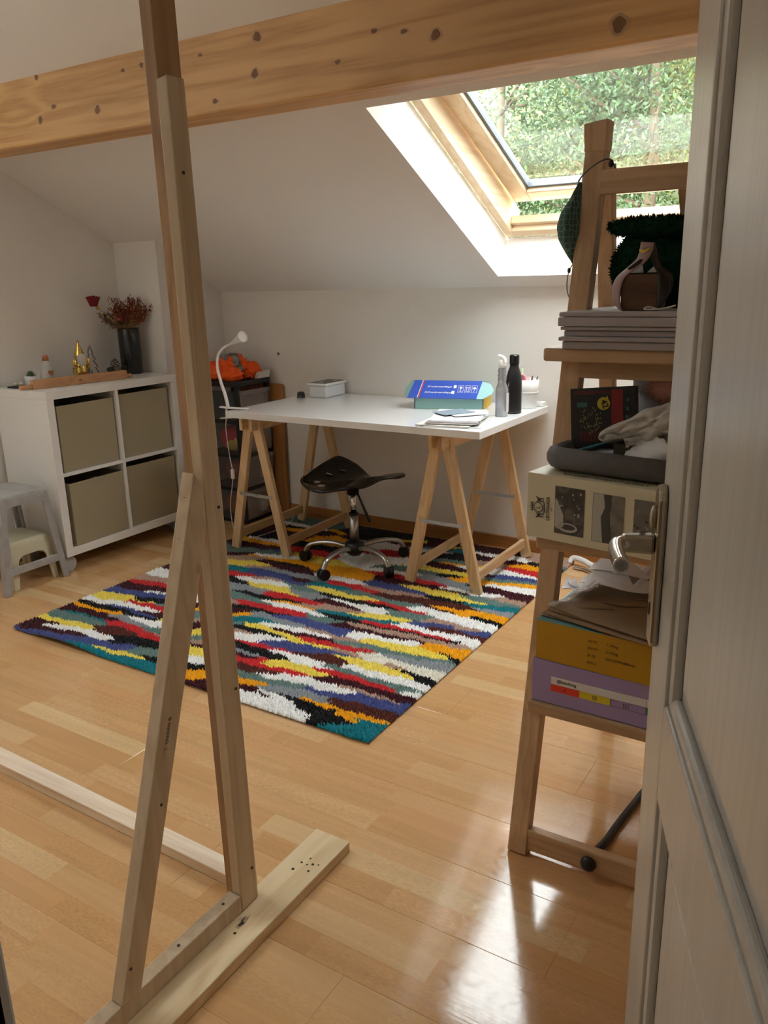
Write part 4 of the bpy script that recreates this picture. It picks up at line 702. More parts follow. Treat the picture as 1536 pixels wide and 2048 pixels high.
for a, c in (((.045, .253, .050, .068), LW_), ((.254, .345, .050, .068), LW_), ((.045, .109, .033, .0495), pm('label_red', '#e03a24', rough=.5)), ((.110, .178, .033, .0495), pm('label_yellow', '#d8c42e', rough=.5)), ((.254, .345, .033, .0495), pm('label_green', '#0b7a35', rough=.5))): patch(*a, dm, c, pb, 'label_patch')
d2 = dm @ Matrix.Translation(V(0, 0, .0008))
lettering('@letufting', .0105, d2 @ Matrix.Translation(V(.058, .056, 0)), INK, pb, bold=.0001); lettering('letufting.fr', .0105, d2 @ Matrix.Translation(V(.272, .056, 0)), INK, pb, bold=.0001)
def ring(mb, cx, cy, r0, r1, n=16): mb.add([V(cx+r*math.cos(2*math.pi*k/n), cy+r*math.sin(2*math.pi*k/n), 0) for r in (r0, r1) for k in range(n)], [(k, n+k, n+(k+1) % n, (k+1) % n) for k in range(n)])
def quad(mb, x0, x1, y0, y1): mb.add([V(x0,y0,0),V(x1,y0,0),V(x1,y1,0),V(x0,y1,0)], [(0,1,2,3)])
def rect(mb, x0, x1, y0, y1, t): quad(mb, x0, x1, y0, y0+t); quad(mb, x0, x1, y1-t, y1); quad(mb, x0, x0+t, y0, y1); quad(mb, x1-t, x1, y0, y1)
ic = MB(); rect(ic, .140, .149, .037, .046, .001); ring(ic, .1445, .0415, .0015, .0024)           # camera-like square
ic.add([V(.0735,.0375,0),V(.0755,.0375,0),V(.0795,.0455,0),V(.0775,.0455,0)], [(0,1,2,3)])           # tick on red
rect(ic, .206, .218, .0365, .0455, .0008); ic.add([V(.2105,.0388,0),V(.2145,.041,0),V(.2105,.0432,0)], [(0,1,2)])   # play button
ring(ic, .293, .0425, .0022, .0032); ic.add([V(.2948,.0408,0),V(.2985,.0371,0),V(.2992,.0378,0),V(.2955,.0415,0)], [(0,1,2,3)])   # magnifier on green
rect(ic, .1785, .2535, .033, .050, .0005)
ic.xf(d2).build('icon', INK, pb)
YEL = pm('mustard_card', '#b88a06', rough=.5, var=.03, scale=5); TEAL = pm('teal_card', '#6fa3a6', rough=.5, var=.03)
yb, R = carton('yellow_carton', 'mustard-yellow carton with a teal lid and printed weights, above the lilac box', 'box', (-.598, 1.571, .4755), .362, .091, .28, -.05, (YEL, TEAL))
d2 = R @ Matrix.Translation(V(0, 0, .0004)); BRI = pm('brown_print', (.10, .05, .01), rough=.6)
for i, (a, b) in enumerate((('(G.W)', '1.35kg'), ('(N.W)', '2.50kg'), ('(P. S)', '362x290x88mm'), ('(NO.)', ''))):
    lettering(a, .0082, d2 @ Matrix.Translation(V(.118, .067-.0165*i, 0)), BRI, yb, sx=1.05)
    if b: lettering(b, .0082, d2 @ Matrix.Translation(V(.158, .067-.0165*i, 0)), BRI, yb, sx=1.2)
MB().add([R @ V(.15, .0922, -.002), R @ V(.19, .0922, -.002), R @ V(.166, .0922, -.03), R @ V(.13, .0922, -.03)], [(0,1,2,3)]).build('red_corner', pm('label_red', '#e03a24'), yb)
KRAFT = pm('kraft_card', '#8d7355', rough=.75, var=.05, scale=6)
zk = .5695
sheets = [(-.598, 1.592, .30, .34, .06, 'bottom'), (-.590, 1.590, .29, .34, -.02, 'second'), (-.585, 1.600, .28, .33, .02, 'third'), (-.578, 1.602, .28, .33, -.06, 'top')]
for i, (x, y, w, d, a, l) in enumerate(sheets):
    cv = .004+.006*i
    def f(u, v, x=x, y=y, w=w, d=d, a=a, i=i):
        px, py = u*w, v*d; z = zk+.0045*i+.0018+(.020+.008*i)*max(0, v-.45)**1.6+(.008*i*max(0, .5-u)**2)-.004*(i == 3)*math.sin(u*3)*0
        ca, sa = math.cos(-.20+a), math.sin(-.20+a); return V(x+px*ca-py*sa, y+px*sa+py*ca, z)
    o = MB().grid(12, 12, f).build('cardboard_sheet', KRAFT, solid=.0028); tag(o, 'brown cardboard sheet on the yellow carton, %s of the four' % l, 'cardboard', 'cardboard sheets on the yellow carton')
# flaps cut into the top sheet and lifted
top_sheet = o
for k, (x0, y0, ln_, aa) in enumerate(((-.535, 1.640, .085, .05), (-.470, 1.690, .105, .10), (-.430, 1.745, .100, .12))):
    def fl_(u, v, x0=x0, y0=y0, ln_=ln_, aa=aa):
        w = .030*math.sin(math.pi*min(1, .05+u*.9))*(1-.6*u); px_, py_ = (u-.15*v)*ln_, -w*v+.012*math.sin(2.4*u)
        return V(x0+px_*math.cos(aa)-py_*math.sin(aa), y0+px_*math.sin(aa)+py_*math.cos(aa), zk+.0045*3+.0055+.010*math.sin(math.pi*u)*(1-v)+.010*u*0)
    MB().grid(14, 5, fl_).build('cut_flap', KRAFT, top_sheet, solid=.002)
PAPER = pm('white_paper', (.80, .80, .83), rough=.7, var=.02)
def jag(name, label, x, y, z, w, d, a, seed, lift):
    r = random.Random(seed); n = 9; pts = []
    for i in range(n+1):
        u = i/n; pts.append((u*w, d*(.45+.55*r.random()) if i % 2 else d*.25)); 
        if i < n: pts.append(((u+.25/n)*w, d*(.30+.2*r.random())))
    lo = [(w*(1-i/10), -.012*math.sin(math.pi*i/10)) for i in range(11)]
    poly = pts+lo; ca, sa = math.cos(a), math.sin(a); mb = MB(); cen = (w/2, d*.12)
    P3 = lambda q: V(x+q[0]*ca-q[1]*sa, y+q[0]*sa+q[1]*ca, z+lift*(q[1]/d)**2+.010*(q[0]/w)+.004*math.sin(9*q[0]/w))
    vs = [P3(q) for q in poly]+[P3(cen)]; k = len(poly); mb.add(vs, [(i, (i+1) % k, k) for i in range(k)])
    o = mb.build(name, PAPER, solid=.0008); return tag(o, label, 'paper', 'paper offcuts on the easel shelf')
jag('paper_offcut', 'white paper offcut with torn spikes lying across the cardboard, nearest the door', -.560, 1.735, .606, .25, .10, .02, 3, .030)
jag('paper_offcut', 'white spiky paper offcut behind the others, leaning on the cardboard', -.555, 1.790, .622, .26, .11, .02, 8, .035)
jag('paper_offcut', 'small white paper offcut hanging over the left edge of the cardboard', -.585, 1.690, .600, .08, .06, .25, 5, .012)
tp_ = MB().grid(14, 4, lambda u, v: V(-.575+.062*u+.020*(v-.5), 1.598+.125*u-.026*(v-.5)*u, .5935+.020*u+.004*math.sin(14*u)+.006*v*u)).build('clear_tape', None, solid=.0004)
tm, nt, b = newmat('clear_film'); b.inputs['Base Color'].default_value = (.8, .8, .78, 1); b.inputs['Roughness'].default_value = .08; b.inputs['Alpha'].default_value = .35; b.inputs['Specular IOR Level'].default_value = 1.0; tp_.data.materials.append(tm)
tag(tp_, 'crinkled strip of clear tape over the front of the cardboard sheets', 'tape')

# ---- middle shelf: balsamic gift box, basket and its contents
CREAM = pm('cream_card', '#cfc7ab', rough=.5, var=.015, scale=4)
lb_, R = carton('gift_box', 'cream gift box with three grey photographs lying on the middle easel shelf', 'box', (-.624, 1.562, .7595), .335, .139, .165, -.15, (CREAM, None))
d1_ = R @ Matrix.Translation(V(0, 0, .0004)); d2 = R @ Matrix.Translation(V(0, 0, .0010)); GI = pm('grey_print', (.055, .05, .042), rough=.5)
def photo(name, cols, seed, M, x0, x1, y0, y1):
    m, nt, b = newmat(name); L = nt.links; tc = N(nt, 'ShaderNodeTexCoord'); mp = N(nt, 'ShaderNodeMapping'); mp.inputs['Location'].default_value = (seed, seed*.3, 0); L.new(tc.outputs['Object'], mp.inputs[0])
    nz = N(nt, 'ShaderNodeTexNoise'); nz.inputs['Scale'].default_value = 26; nz.inputs['Detail'].default_value = 6; nz.inputs['Distortion'].default_value = 1.2; L.new(mp.outputs[0], nz.inputs[0])
    cr = N(nt, 'ShaderNodeValToRGB'); L.new(nz.outputs[0], cr.inputs[0]); e = cr.color_ramp.elements
    e[0].position = .32; e[0].color = rgb(hexc(cols[0])); e[1].position = .72; e[1].color = rgb(hexc(cols[2])); q = e.new(.5); q.color = rgb(hexc(cols[1]))
    L.new(cr.outputs[0], b.inputs['Base Color']); b.inputs['Roughness'].default_value = .45
    return patch(x0, x1, y0, y1, M, m, lb_, 'photograph')
photo('photo_glass', ('#2b2824', '#403c36', '#6e695e'), 1.3, d1_, .066, .132, .019, .119)
photo('photo_arm', ('#5b564c', '#6e685c', '#837c6e'), 5.1, d1_, .150, .216, .017, .117)
photo('photo_flowers', ('#56514a', '#6b655b', '#787266'), 9.7, d1_, .236, .302, .017, .117)
mk = MB(); PL = pm('photo_pale', (.42, .40, .35), rough=.5); PD = pm('photo_dark', (.045, .04, .035), rough=.5)
a_ = MB(); a_.add([V(.085+.022*math.cos(t_)+.012, .034+.010*math.sin(t_), 0) for t_ in [k*.3927 for k in range(16)]]+[V(.085+.017*math.cos(t_)+.012, .035+.006*math.sin(t_), 0) for t_ in [k*.3927 for k in range(16)]], [(k, (k+1) % 16, 16+(k+1) % 16, 16+k) for k in range(16)])   # rim of the glass
a_.add([V(.067,.093,0),V(.071,.090,0),V(.086,.060,0),V(.087,.036,0),V(.076,.028,0),V(.067,.032,0)], [tuple(range(6))])
r = random.Random(4)
for k in range(10): x, y = r.uniform(.07, .128), r.uniform(.075, .116); q = r.uniform(.0009, .0022); quad(a_, x-q, x+q, y-q, y+q)
quad(a_, .118, .122, .060, .067); quad(a_, .110, .113, .062, .066)
a_.add([V(.151,.018,0),V(.174,.018,0),V(.170,.045,0),V(.168,.07,0),V(.176,.09,0),V(.172,.1165,0),V(.151,.1165,0)], [tuple(range(7))])          # bright field left of the figure
for k in range(14): x, y = r.uniform(.245, .298), r.uniform(.022, .075); ring(a_, x, y, 0, r.uniform(.001, .003), 8)
a_.xf(d2).build('photo_highlight', PL, lb_)['kind'] = 'stuff'
a_ = MB(); a_.add([V(.174,.018,0),V(.196,.018,0),V(.190,.05,0),V(.187,.08,0),V(.190,.1165,0),V(.174,.1165,0),V(.177,.09,0),V(.169,.07,0),V(.172,.045,0)], [tuple(range(9))])
for k in range(22): x, y = r.gauss(.270, .012), r.gauss(.045, .012); ring(a_, x, y, 0, r.uniform(.0015, .0045), 7)
a_.xf(R @ Matrix.Translation(V(0, 0, .0012))).build('photo_shadow', PD, lb_)
bc = patch(.280, .322, .100, .124, d2, LW_, lb_, 'barcode_label'); b_ = MB(); x = .287
while x < .314: w = r.choice((.0006, .001, .0016)); quad(b_, x, x+w, .105, .117); x += w+r.choice((.0006, .001))
for k in range(6): quad(b_, .287+.004*k, .2895+.004*k, .119, .1215)
b_.xf(R @ Matrix.Translation(V(0, 0, .0022))).build('barcode', INK, bc)
TV = lambda x, y: d2 @ Matrix.Translation(V(x, y, 0)) @ Matrix.Rotation(math.pi/2, 4, 'Z')
lettering('LEONARDI', .0105, TV(.0535, .067), GI, lb_, 'CENTER', bold=.00015); lettering('1871', .0050, TV(.0605, .067), GI, lb_, 'CENTER')
# crest, turned with the lettering: crown, monogram shield and two heraldic beasts
cr_ = MB(); ring(cr_, 0, 0, .0092, .0106, 24); ring(cr_, 0, .0005, .0116, .0121, 24)
for k in range(5): cr_.add([V(-.008+.004*k-.0016, .0135, 0), V(-.008+.004*k+.0016, .0135, 0), V(-.008+.004*k, .0205+(.001 if k == 2 else 0), 0)], [(0,1,2)])
quad(cr_, -.0095, .0095, .0125, .0138)
for s in (-1, 1):
    beast = [(.0125, -.0110), (.0145, -.0110), (.0150, -.004), (.0180, -.004), (.0185, -.0110), (.0205, -.0110), (.0205, .0005), (.0235, .004), (.0215, .0072), (.0190, .0035), (.0135, .003), (.0120, .0065), (.0110, .0062), (.0125, .0010)]
    pts = [V(s*a, b-.001, 0) for a, b in beast]; cr_.add(pts if s > 0 else pts[::-1], [tuple(range(len(pts)))])
quad(cr_, -.022, .022, -.0128, -.0119); cr_.add([V(-.016,-.0135,0),V(.016,-.0135,0),V(.008,-.0155,0),V(-.008,-.0155,0)], [(3,2,1,0)])
cr_.xf(TV(.0275, .067)).build('crest', GI, lb_)
lettering('L', .0145, TV(.0325, .067), GI, lb_, 'CENTER', name='monogram')
lettering('BALSAMIC PRODUCT of ITALY', .0135, R @ Matrix.Translation(V(.070, .1394, -.020)) @ Matrix.Rotation(-math.pi/2, 4, 'X'), GI, lb_, sx=1.0, bold=.0001)
FAB = pm('grey_felt', (.15, .145, .15), rough=.95, var=.12, scale=14, bump=.3, bscale=150)
bk_ = thing('fabric_basket', 'grey fabric tray with a rolled rim lying on the cream gift box', 'basket', (-.43, 1.73, .900))
def rr_path(x0, x1, y0, y1, z, r=.03, n=6):
    out = []
    for cx, cy, a0 in ((x1-r, y0+r, -90), (x1-r, y1-r, 0), (x0+r, y1-r, 90), (x0+r, y0+r, 180)):
        for k in range(n+1): a = math.radians(a0+90*k/n); out.append(V(cx+r*math.cos(a), cy+r*math.sin(a), z))
    return out
Rb = rotz(-.12, (-.59, 1.59, 0))
rim = rr_path(-.590, -.275, 1.592, 1.840, .927, .035); rim.append(rim[0])
MB().tube([p+V(0, 0, .004*mnoise.noise(p*18)) for p in rim], .018, 10, flat=1.3).xf(Rb).build('rolled_rim', FAB, bk_)
MB().prism([(p.x, p.y) for p in rr_path(-.580, -.285, 1.602, 1.830, 0, .03)], lambda a, b, d: V(a, b, d), .9008, .912).xf(Rb).build('base', FAB, bk_)
PB = frame(V(-.570, 1.672, .934), (.985, .10, .085), (-.13, .10, .985))
px = thing('marker_box', 'black box of coloured markers with a yellow 42 badge tilted in the grey basket', 'box', (-.51, 1.70, .934))
MB().box(0, .136, 0, .126, -.030, 0).xf(PB).build('carton', pm('black_card', (.010, .010, .011), rough=.35), px, bevel=.001)
d1_ = PB @ Matrix.Translation(V(0, 0, .0006)); d2 = PB @ Matrix.Translation(V(0, 0, .0014))
patch(.086, .110, .006, .120, d1_, pm('deep_red_print', (.22, .008, .010), rough=.4), px)
patch(.008, .084, .112, .120, d1_, pm('dark_red_print', (.07, .010, .014), rough=.4), px)
a_ = MB(); ring(a_, 0, 0, 0, .0135, 20); a_.add([V(.004,.011,0),V(.010,.008,0),V(.009,.0165,0)], [(0,1,2)]); a_.xf(d2 @ Matrix.Translation(V(.070, .092, 0))).build('badge', pm('badge_yellow', (.50, .40, .03), rough=.4), px)
lettering('42', .018, PB @ Matrix.Translation(V(.0635, .0975, .0022)) @ Matrix.Rotation(-1.2, 4, 'Z'), INK, px, bold=.0004)
r = random.Random(2); a_ = MB()
for k in range(70):
    t_ = r.uniform(0, 6.28); q = r.uniform(.010, .026); x, y = .044+q*math.cos(t_)*.9, .058+q*math.sin(t_)*1.1; quad(a_, x-.0007, x+.0007, y-.0016, y+.0016)
a_.xf(d2).build('printed_specks', pm('speck_gold', (.28, .26, .08), rough=.5), px)
a_ = MB()
for k in range(5): quad(a_, .113+.001*k, .119+.001*k, .022+.018*k, .030+.018*k)
quad(a_, .014, .036, .086, .096); a_.xf(d2).build('printed_swatches', pm('teal_print', (.03, .12, .13), rough=.4), px)
a_ = MB()
for k in range(9): quad(a_, .020+.007*k, .0245+.007*k, .012, .030+.012*r.random())
a_.xf(d2).build('printed_markers', pm('maroon_print', (.10, .012, .015), rough=.4), px)
# crumpled cloth bag, pink plush tail, scraps and pot
BAGM = pm('offwhite_cotton', (.55, .52, .47), rough=.9, var=.05, scale=20)
def bag(u, v):
    x = -.498+.20*u; w = .006+.052*min(1, u*1.25)**.8; z = .972+.048*u+(v-.5)*2*w*.9; y = 1.640+.05*u-.035*math.sin(math.pi*v)*(.3+u)+.016*mnoise.noise(V(u*7, v*5, 2))+.008*mnoise.noise(V(u*17, v*11, 5)); return V(x, y, z+.008*mnoise.noise(V(u*6, v*6, 9)))
o = MB().grid(30, 22, bag).build('cotton_bag', BAGM, solid=.003); tag(o, 'crumpled off-white cotton bag pointing out of the grey basket', 'bag')
o = MB().grid(14, 10, lambda u, v: V(-.445+.11*u, 1.622+.02*math.sin(3*v+u*4), .925+.058*(1-v)*(1-.5*abs(u-.4))+.006*mnoise.noise(V(u*8, v*8, 1)))).build('white_cloth', pm('white_muslin', (.66, .65, .65), rough=.9), solid=.002); tag(o, 'bunched white muslin under the cotton bag in the basket', 'cloth')
o = MB().box(-.470, -.418, 1.640, 1.690, .9135, .958).build('dark_block', pm('dark_khaki', (.07, .068, .052), rough=.6), bevel=.002); tag(o, 'small dark grey-green block in the basket between bag and marker box', 'box')
o = MB().bar((-.545, 1.640, .938), (-.455, 1.655, .968), .022, .002, side=(0, 1, 0)).build('teal_strip', pm('teal_ribbon', (.04, .26, .30), rough=.3)); tag(o, 'teal plastic strip across the front of the basket', 'strip')
pk_ = thing('pink_plush', 'dusty pink furry plush hanging by the door above the basket', 'plush', (-.385, 1.745, 1.02))
PF = pm('pink_fur', (.47, .22, .17), rough=.95, var=.2, scale=50)
MB().blob((-.385, 1.745, 1.062), (.058, .03, .030), 20, 12, lambda d: 1+.12*mnoise.noise(d*4)-.35*max(0, -d.x-.5)).build('body', PF, pk_)
a_ = MB(); r = random.Random(6)
for k in range(420):
    t_, p_ = r.uniform(0, 6.28), math.acos(r.uniform(-1, 1)); d = V(math.sin(p_)*math.cos(t_), math.sin(p_)*math.sin(t_), math.cos(p_)); c = V(-.385+d.x*.056, 1.745+d.y*.029, 1.062+d.z*.029); q = c+V(d.x*.010-.006, d.y*.008, d.z*.008-.006); s = d.cross(V(0, 0, 1))*.0016; a_.add([c-s, c+s, q], [(0,1,2)])
f_ = a_.build('fur', PF, pk_); f_['kind'] = 'stuff'
o = thing('grey_pot', 'tall grey plastic pot behind the pink plush on the middle easel shelf', 'pot', (-.425, 1.950, .759))
GP = pm('grey_plastic', (.14, .15, .165), rough=.5)
MB().lathe([(.070, 0), (.084, .285), (.082, .285), (.068, .004)], (-.425, 1.950, .759), 32).build('body', GP, o)
MB().lathe([(.084, .275), (.092, .278), (.0925, .306), (.090, .308), (.088, .300), (.083, .283)], (-.425, 1.950, .759), 32).build('rim', GP, o)

# ---- top shelf: canvases, bag, tufted piece, mask
zc_ = 1.1475; ths = [.016, .009, .012, .008, .018, .010]; nm_ = ['bottom', 'fifth from the top', 'fourth from the top', 'third from the top', 'second from the top', 'topmost']
for i, t_ in enumerate(ths):
    ox = random.uniform(-.006, .006); M = rotz(random.uniform(-.012, .012), (-.44, 1.78, 0))
    o = thing('canvas_panel', 'primed canvas panel on the top easel shelf, %s of the stack' % nm_[i], 'canvas', (-.44, 1.78, zc_), 'stacked canvases on the easel shelf')
    MB().box(-.588+ox, -.275+ox, 1.628+ox, 1.935, zc_, zc_+t_-.0012).xf(M).build('canvas', pm('shaded_canvas', (.42, .385, .40), rough=.85, var=.05, scale=12), o, bevel=.002)  # greyish mauve puts the shade on the stack's edges into the canvas colour
    MB().box(-.582+ox, -.281+ox, 1.634+ox, 1.929, zc_+t_-.0012, zc_+t_-.0006).xf(M).build('canvas_face', pm('canvas_white', (.6, .58, .57), rough=.85), o)
    zc_ += t_+.0002
hb = thing('wooden_handbag', 'small wooden-fronted handbag with a pink strap and gold clasp on the canvases', 'handbag', (-.445, 1.70, zc_))
MB().box(-.480, -.408, 1.668, 1.735, zc_, zc_+.070).build('wood_panel', wood('walnut_panel', '#5a3c26', '#3d2616', None, axis=0, freq=40, rough=.4), hb, bevel=.002)
def ribbon(pts, y0, y1, name, mat, par, sh=0):
    P = spline(pts, 6); mb = MB(); mb.add([V(p.x, y0, p.z) for p in P]+[V(p.x+sh, y1, p.z) for p in P], [(i, i+1, len(P)+i+1, len(P)+i) for i in range(len(P)-1)], True); return mb.build(name, mat, par, solid=.0022)
PINK = pm('dusty_pink_leather', (.36, .24, .25), rough=.5, var=.05)
OS = [(-.4717, 1.2215), (-.4924, 1.2309), (-.5021, 1.2504), (-.5038, 1.2697), (-.4955, 1.2874), (-.4751, 1.3032), (-.4564, 1.3174), (-.4488, 1.3278), (-.4465, 1.3357), (-.4454, 1.3508)]
IS = [(-.4761, 1.2225), (-.4801, 1.2433), (-.4800, 1.2550), (-.4786, 1.2666), (-.4739, 1.2829), (-.4633, 1.2935), (-.4472, 1.3024), (-.4316, 1.3166), (-.4219, 1.3347), (-.4208, 1.3484)]
def leather(oe, ie, y0, curl, name, mat):   # a broad strap: outer edge, inner edge, curling back towards its outer edge
    A, B = spline([(x, 0, z) for x, z in oe], 4), spline([(x, 0, z) for x, z in ie], 4); n = len(A)
    return MB().grid(n, 5, lambda u, v: V(A[round(u*(n-1))].x*(1-v)+B[round(u*(n-1))].x*v, y0+curl*(1-v)**2*math.sin(math.pi*min(1, u*1.2+.05)), A[round(u*(n-1))].z*(1-v)+B[round(u*(n-1))].z*v)).build(name, mat, hb, solid=.002)
sp_ = leather(OS, IS, 1.663, .030, 'left_strap', PINK); sp_['label'] = 'dusty pink leather strap with slits'
leather([(-.422, 1.3493), (-.4179, 1.3294), (-.4109, 1.3054), (-.3952, 1.2931), (-.3861, 1.2783), (-.3859, 1.2557), (-.3950, 1.2384), (-.4030, 1.2240)], [(-.4300, 1.3470), (-.4271, 1.3245), (-.4190, 1.3057), (-.4130, 1.2950), (-.4100, 1.2828), (-.4095, 1.2600), (-.4085, 1.2400), (-.4070, 1.2240)], 1.668, .03, 'right_strap', pm('black_leather', (.012, .011, .012), rough=.4))
MB().prism([(-.4685, 1.3017), (-.4579, 1.3094), (-.4447, 1.3190), (-.4391, 1.3182), (-.4441, 1.3104), (-.4561, 1.3027), (-.4656, 1.3000)], lambda a, b, d: V(a, 1.6655-d, b), -.006, .0045).build('finger_slot', pm('slot_dark', (.008, .007, .007), rough=.8), sp_)
for k in range(3): MB().bar((-.4955+.0062*k, 1.676-.0035*k, 1.236+.001*k), (-.4945+.0062*k, 1.676-.0035*k, 1.262-.002*k), .0016, .0022).build('strap_slit', pm('slit_pale', (.5, .4, .4), rough=.6), sp_)
MB().prism([(-.4467, 1.3381), (-.4370, 1.3358), (-.4265, 1.3406), (-.4249, 1.3366), (-.4353, 1.3298), (-.4449, 1.3308)], lambda a, b, d: V(a, 1.6605-d, b), 0, .004).build('clasp', pm('gold_metal', (.75, .52, .12), rough=.2, metal=1), hb, bevel=.0008)
a_ = MB(); a_.add([V(-.474, 1.70, zc_+.072), V(-.446, 1.70, zc_+.072), V(-.452, 1.705, zc_+.092)], [(0,1,2)]); a_.add([V(-.440, 1.70, zc_+.072), V(-.412, 1.70, zc_+.072), V(-.418, 1.705, zc_+.093)], [(0,1,2)]); a_.build('tissue', pm('white_tissue', (.7, .7, .7), rough=.8), hb, solid=.001)
MB().tube(spline([(-.405, 1.655, zc_+.004), (-.420, 1.650, zc_+.008), (-.428, 1.650, zc_+.004), (-.418, 1.648, zc_+.003), (-.395, 1.652, zc_+.004), (-.37, 1.655, zc_+.010)], 6), .0016, 6).build('cord_loop', pm('white_cord', (.6, .58, .56), rough=.8), hb)
gm_ = thing('tufted_offcut', 'dark green tufted piece folded over itself behind the wooden handbag', 'textile', (-.43, 1.82, zc_))
GREEN = pm('bottle_green_wool', (.008, .035, .018), rough=.98, var=.3, scale=40, spec=.05)
def furry(mb, c, r, fn, n, ln, seed, M=None):
    g = np.random.default_rng(seed); base = MB().blob(c, r, 34, 20, fn); tf = MB()
    for _ in range(n):
        d = Vector(g.normal(size=3)).normalized(); k = fn(d); p = Vector(c)+V(d.x*r[0], d.y*r[1], d.z*r[2])*k; nn = V(d.x/r[0], d.y/r[1], d.z/r[2]).normalized(); q = p+nn*ln*g.uniform(.4, 1.1)+Vector(g.normal(size=3))*ln*.3; s = nn.orthogonal().normalized()*.0022; tf.add([p-s, p+s, q], [(0,1,2)])
    if M is not None: base.xf(M); tf.xf(M)
    return base, tf
b1, t1 = furry(None, (-.440, 1.825, zc_+.083), (.108, .055, .090), lambda d: 1+.05*mnoise.noise(d*3), 2600, .007, 1)
b2, t2 = furry(None, (0, 0, 0), (.110, .05, .022), lambda d: 1+.06*mnoise.noise(d*3+V(5, 0, 0)), 1600, .007, 2, Matrix.Translation(V(-.440, 1.80, zc_+.160)) @ Matrix.Rotation(.06, 4, 'Y'))
b1.add(b2.v, b2.f, True); b1.build('folded_base', GREEN, gm_); t1.add(t2.v, t2.f); f_ = t1.build('tufts', GREEN, gm_); f_['kind'] = 'stuff'
ms = thing('face_mask', 'green patterned cloth face mask hanging from the easel shelf upright', 'mask', (-.628, 1.765, 1.33))
def mask_mat():
    m, nt, b = newmat('green_scallop_cotton'); L = nt.links; tc = N(nt, 'ShaderNodeTexCoord'); vo = N(nt, 'ShaderNodeTexVoronoi', feature='DISTANCE_TO_EDGE'); vo.inputs['Scale'].default_value = 85; vo.inputs['Randomness'].default_value = .25; L.new(tc.outputs['Object'], vo.inputs[0])
    mr = N(nt, 'ShaderNodeMapRange', i1=.03, i2=.10); L.new(vo.outputs[0], mr.inputs[0]); mx = N(nt, 'ShaderNodeMix', data_type='RGBA'); mx.inputs[6].default_value = (.16, .24, .21, 1); mx.inputs[7].default_value = (.045, .10, .085, 1); L.new(mr.outputs[0], mx.inputs[0]); L.new(mx.outputs[2], b.inputs[0]); b.inputs['Roughness'].default_value = .9; return m
def mk_(u, v):
    lf = [(-.607), (-.622), (-.642), (-.650), (-.645), (-.630), (-.614)]; k = v*6; i = min(int(k), 5); f = k-i; xl = lf[i]*(1-f)+lf[i+1]*f; xr = -.604+.003*math.sin(v*3)-.006*v
    return V(xl+(xr-xl)*u, 1.758-.022*math.sin(math.pi*v)*math.sin(math.pi*u*.9+.1)+.012*u, 1.478-.162*v-.012*math.sin(math.pi*v)*(1-u)*.4)
MB().grid(14, 24, mk_).build('cloth', mask_mat(), ms, solid=.002)
MB().tube(spline([(-.606, 1.752, 1.478), (-.596, 1.755, 1.492), (-.570, 1.762, 1.512), (-.552, 1.780, 1.520), (-.545, 1.795, 1.508), (-.540, 1.80, 1.48)], 6), .0016, 6).build('elastic', pm('grey_elastic', (.12, .12, .12), rough=.8), ms)
MB().tube(spline([(-.612, 1.760, 1.318), (-.622, 1.758, 1.295), (-.624, 1.760, 1.262), (-.616, 1.765, 1.236)], 6), .0012, 6).build('elastic', pm('grey_elastic', (.12, .12, .12), rough=.8), ms)
MB().blob((-.549, 1.785, 1.512), (.006, .004, .008), 10, 6).build('toggle', BLACK, ms)
MB().blob((-.620, 1.757, 1.302), (.004, .004, .006), 10, 6).build('toggle', BLACK, ms)
# ================================================================== ON THE DESK
BO = V(-1.857, 3.238, DZ+.0005); bu, bw_ = V(.970, .243, 0), V(-.243, .970, 0)
tb_ = thing('tufting_gun_box', 'open blue and teal tufting-gun carton lying near the wall on the desk', 'box', tuple(BO+bu*.16+bw_*.09))
MB().hexa([BO, BO+bu*.322, BO+bu*.322+bw_*.19, BO+bw_*.19], [BO+V(0,0,.056), BO+bu*.322+V(0,0,.056), BO+bu*.322+bw_*.19+V(0,0,.056), BO+bw_*.19+V(0,0,.056)]).build('tray', pm('teal_board', '#8fb9b4', rough=.55, var=.02), tb_, bevel=.0012)
YE = pm('yellow_end', '#d8ac2c', rough=.55)
MB().hexa([BO+bu*.3222+bw_*.003, BO+bu*.323+bw_*.003, BO+bu*.323+bw_*.187, BO+bu*.3222+bw_*.187], [BO+bu*.3222+bw_*.003+V(0,0,.054), BO+bu*.323+bw_*.003+V(0,0,.054), BO+bu*.323+bw_*.187+V(0,0,.054), BO+bu*.3222+bw_*.187+V(0,0,.054)]).build('end_panel', YE, tb_)
for s in (.0005, .3185): MB().hexa([BO+bu*s-bw_*.0008, BO+bu*(s+.003)-bw_*.0008, BO+bu*(s+.003), BO+bu*s], [BO+bu*s-bw_*.0008+V(0,0,.054), BO+bu*(s+.003)-bw_*.0008+V(0,0,.054), BO+bu*(s+.003)+V(0,0,.054), BO+bu*s+V(0,0,.054)]).build('black_edge', BLACK, tb_)
lv = (bw_*.075+V(0, 0, .068)).normalized()
LM = frame(BO-bu*.030-bw_*.014+V(0, 0, .052), bu, lv)     # flap: right, up the slope, out
BLUE = pm('royal_blue_print', '#3a5cc4', rough=.4, var=.02)
MB().prism([(0, 0), (.322, 0), (.335, .105), (.018, .105)], lambda a, b, d: LM @ V(a, b, d), -.003, 0).build('lid_flap', BLUE, tb_)
TEALW = pm('pale_teal_inside', '#9fd0d0', rough=.5)
MB().prism([(.322, 0), (.350, .004), (.385, .035), (.392, .060), (.372, .095), (.335, .105)], lambda a, b, d: LM @ V(a, b, d-.010*(a-.322)/.07), -.003, -.0005).build('side_wing', TEALW, tb_)
